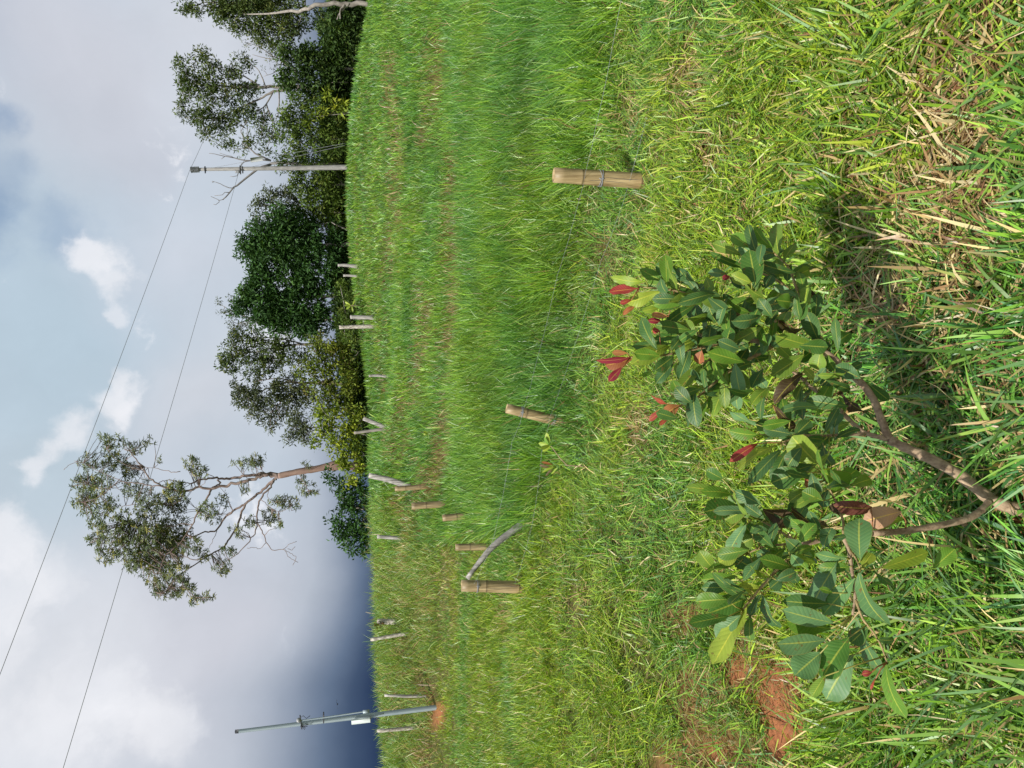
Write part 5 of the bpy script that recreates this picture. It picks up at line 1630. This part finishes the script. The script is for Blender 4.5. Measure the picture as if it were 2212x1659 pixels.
def cashew():
    b0 = np.array([*at(2240, 1110, 1.76)[:2], 0.0])
    b0[2] = float(ground_z(b0[0], b0[1])[0])
    e = empty('cashew_sapling', b0, 'forked cashew sapling with broad green leaves and red young shoots in the foreground', 'sapling')
    G = Geo()
    nodes, npx = [], []
    for pts, d0, d1, w0, w1 in BR:
        n = len(pts)
        px = np.array([pt(*p) for p in pts])
        dep = np.linspace(d0, d1, n)
        u0, u1 = np.arange(n), np.linspace(0, n - 1, (n - 1) * 5 + 1)
        P = np.array([at(*px[i], dep[i]) for i in range(n)])
        Q = np.stack([np.interp(u1, u0, P[:, i]) for i in range(3)], 1)
        for _ in range(3):
            Q[1:-1] = (Q[:-2] + 2 * Q[1:-1] + Q[2:]) / 4
        rad = np.linspace(w0, w1, len(Q)) * np.interp(u1, u0, dep) / FPX * .5
        rad *= 1 + .07 * np.sin(np.arange(len(Q)) * 1.7) + RNG.normal(0, .05, len(Q))
        young = w1 < 4.6
        c = np.ones((len(Q), 3))
        G.tube(Q, rad, 10, (1, 1, 1) if not young else (1.05, 1.1, .8), wob=.06)
        nodes.append(Q)
        npx.append(np.stack(pix(Q), 1))
    # trunk down to the ground
    G.tube([b0 - [0, 0, .1], b0, at(2212, 1102, 1.768)], [.024, .021, .0195], 10, wob=.06)
    G.build('stem', M_STEM, e, True)
    nodes, npx = np.concatenate(nodes), np.concatenate(npx)
    green, young_, dead = acc0(), acc0(), acc0()
    PT = Geo()

    def one(c, bx, by, tx, ty, w_, kd, jit=.03):
        b2, t2 = np.array(pt(c, bx, by)), np.array(pt(c, tx, ty))
        dd = np.linalg.norm(npx - b2, axis=1)
        k = dd.argmin()
        dep = nodes[k][1] + random.uniform(-jit, jit * .6)
        lp = np.linalg.norm(t2 - b2)
        Lw = lp * dep / FPX
        b3 = at(*b2, dep)
        t3 = at(*t2, dep + random.uniform(-.35, .45) * Lw)
        w3 = w_ * CR[c][2] * dep / FPX * 1.15
        tocam = CAM - b3
        tocam /= np.linalg.norm(tocam)
        nrm = tocam * .75 + np.array([0, 0, .55]) + RNG.normal(0, .28, 3)
        col = np.array(random.choice(LC[kd])) * random.uniform(.85, 1.2)
        acc = young_ if kd in 'ropm' else dead if kd == 'b' else green
        big = kd == 'b'
        leaf_mesh(acc, b3, t3, w3, nrm, tuple(col), fold=random.uniform(.04, .26) if not big else .5, droop=random.uniform(.02, .34), wave=random.uniform(.03, .11) if not big else .16)
        if dd[k] < 150:
            a = nodes[k]
            PT.tube([a, (a + b3) / 2 + RNG.normal(0, .002, 3), b3 + (t3 - b3) * .04], [.0019, .0015, .0013], 5, (.36, .34, .08) if kd in 'gdGy' else (.35, .15, .06))

    for c, lst in LV.items():
        for l in lst:
            one(c, *l)
    # inner leaves, half hidden behind the outer ones
    for k in RNG.choice(len(npx), 310):
        X, Y = npx[k]
        if X > 1850 or (Y > 1080 and X > 1800) or X < 1420:
            continue
        a = RNG.uniform(0, 6.283)
        L_ = RNG.uniform(34, 82)
        sx_, sy_ = X + RNG.normal(0, 16), Y + RNG.normal(0, 16)
        one('P', sx_, sy_, sx_ + math.cos(a) * L_ - 14, sy_ + math.sin(a) * L_, RNG.uniform(16, 34), random.choice('ggdddGg'), .16)
    acc_build(green, 'leaves', e)
    acc_build(young_, 'young_leaves', e)['label'] = 'glossy red and orange young leaves'
    acc_build(dead, 'dead_leaves', e)['label'] = 'dark brown shrivelled leaves'
    PT.build('petioles', M_GRASS, e, True)


cashew()


def small_plant(name, label, stem, leaves, depth, cat='sapling', r=.004):
    b0 = at(*stem[0], depth)
    e = empty(name, b0, label, cat)
    G = Geo()
    P = [at(*p, depth) for p in stem]
    P[0] = P[0] - np.array([0, 0, .05])
    G.tube(P, np.linspace(r * 1.4, r * .6, len(P)), 7, (1, 1, 1))
    G.build('stem', M_STEM, e, True)
    acc = acc0()
    for bx, by, tx, ty, w_, kd in leaves:
        b3, t3 = at(bx, by, depth), at(tx, ty, depth + random.uniform(-.06, .06))
        tocam = CAM - b3
        tocam /= np.linalg.norm(tocam)
        leaf_mesh(acc, b3, t3, w_ * depth / FPX, tocam * .8 + np.array([0, 0, .5]) + RNG.normal(0, .3, 3), tuple(np.array(random.choice(LC[kd])) * random.uniform(.9, 1.3)), nl=7)
    acc_build(acc, 'leaves', e)


small_plant('small_sapling', 'thin small sapling with a few yellow green and brown leaves beyond the cashew', [(1292, 1022), (1262, 1008), (1225, 1005), (1210, 990), (1190, 963)],
            [(1188, 962, 1163, 958, 11, 'y'), (1188, 962, 1168, 970, 10, 'y'), (1188, 960, 1180, 935, 12, 'y'), (1186, 962, 1176, 945, 9, 'g'), (1190, 964, 1172, 975, 9, 'y'), (1192, 960, 1192, 938, 8, 'g'),
             (1200, 1006, 1172, 1012, 7, 'y'), (1190, 1010, 1165, 1005, 7, 'b'), (1200, 1008, 1170, 1020, 7, 'y'), (1195, 1004, 1170, 998, 6, 'o'), (1195, 1012, 1178, 1028, 6, 'b'), (1205, 1010, 1190, 1024, 6, 'y')], 6.3, r=.005)
small_plant('seedling', 'tiny yellow green seedling alone in the middle of the field grass', [(940, 938), (930, 938), (924, 938)],
            [(925, 938, 915, 932, 5, 'y'), (925, 938, 918, 942, 5, 'g'), (925, 938, 926, 948, 4, 'g'), (926, 938, 914, 938, 5, 'y')], 14.3, 'plant')
small_plant('seedling', 'tiny bright yellow seedling on the crest below the mango tree', [(775, 660), (762, 660), (755, 660)],
            [(758, 660, 745, 652, 5, 'y'), (758, 660, 748, 668, 5, 'y'), (760, 660, 762, 674, 4, 'y'), (758, 660, 744, 660, 5, 'y'), (762, 660, 766, 648, 4, 'y')], 31.5, 'plant', r=.012)
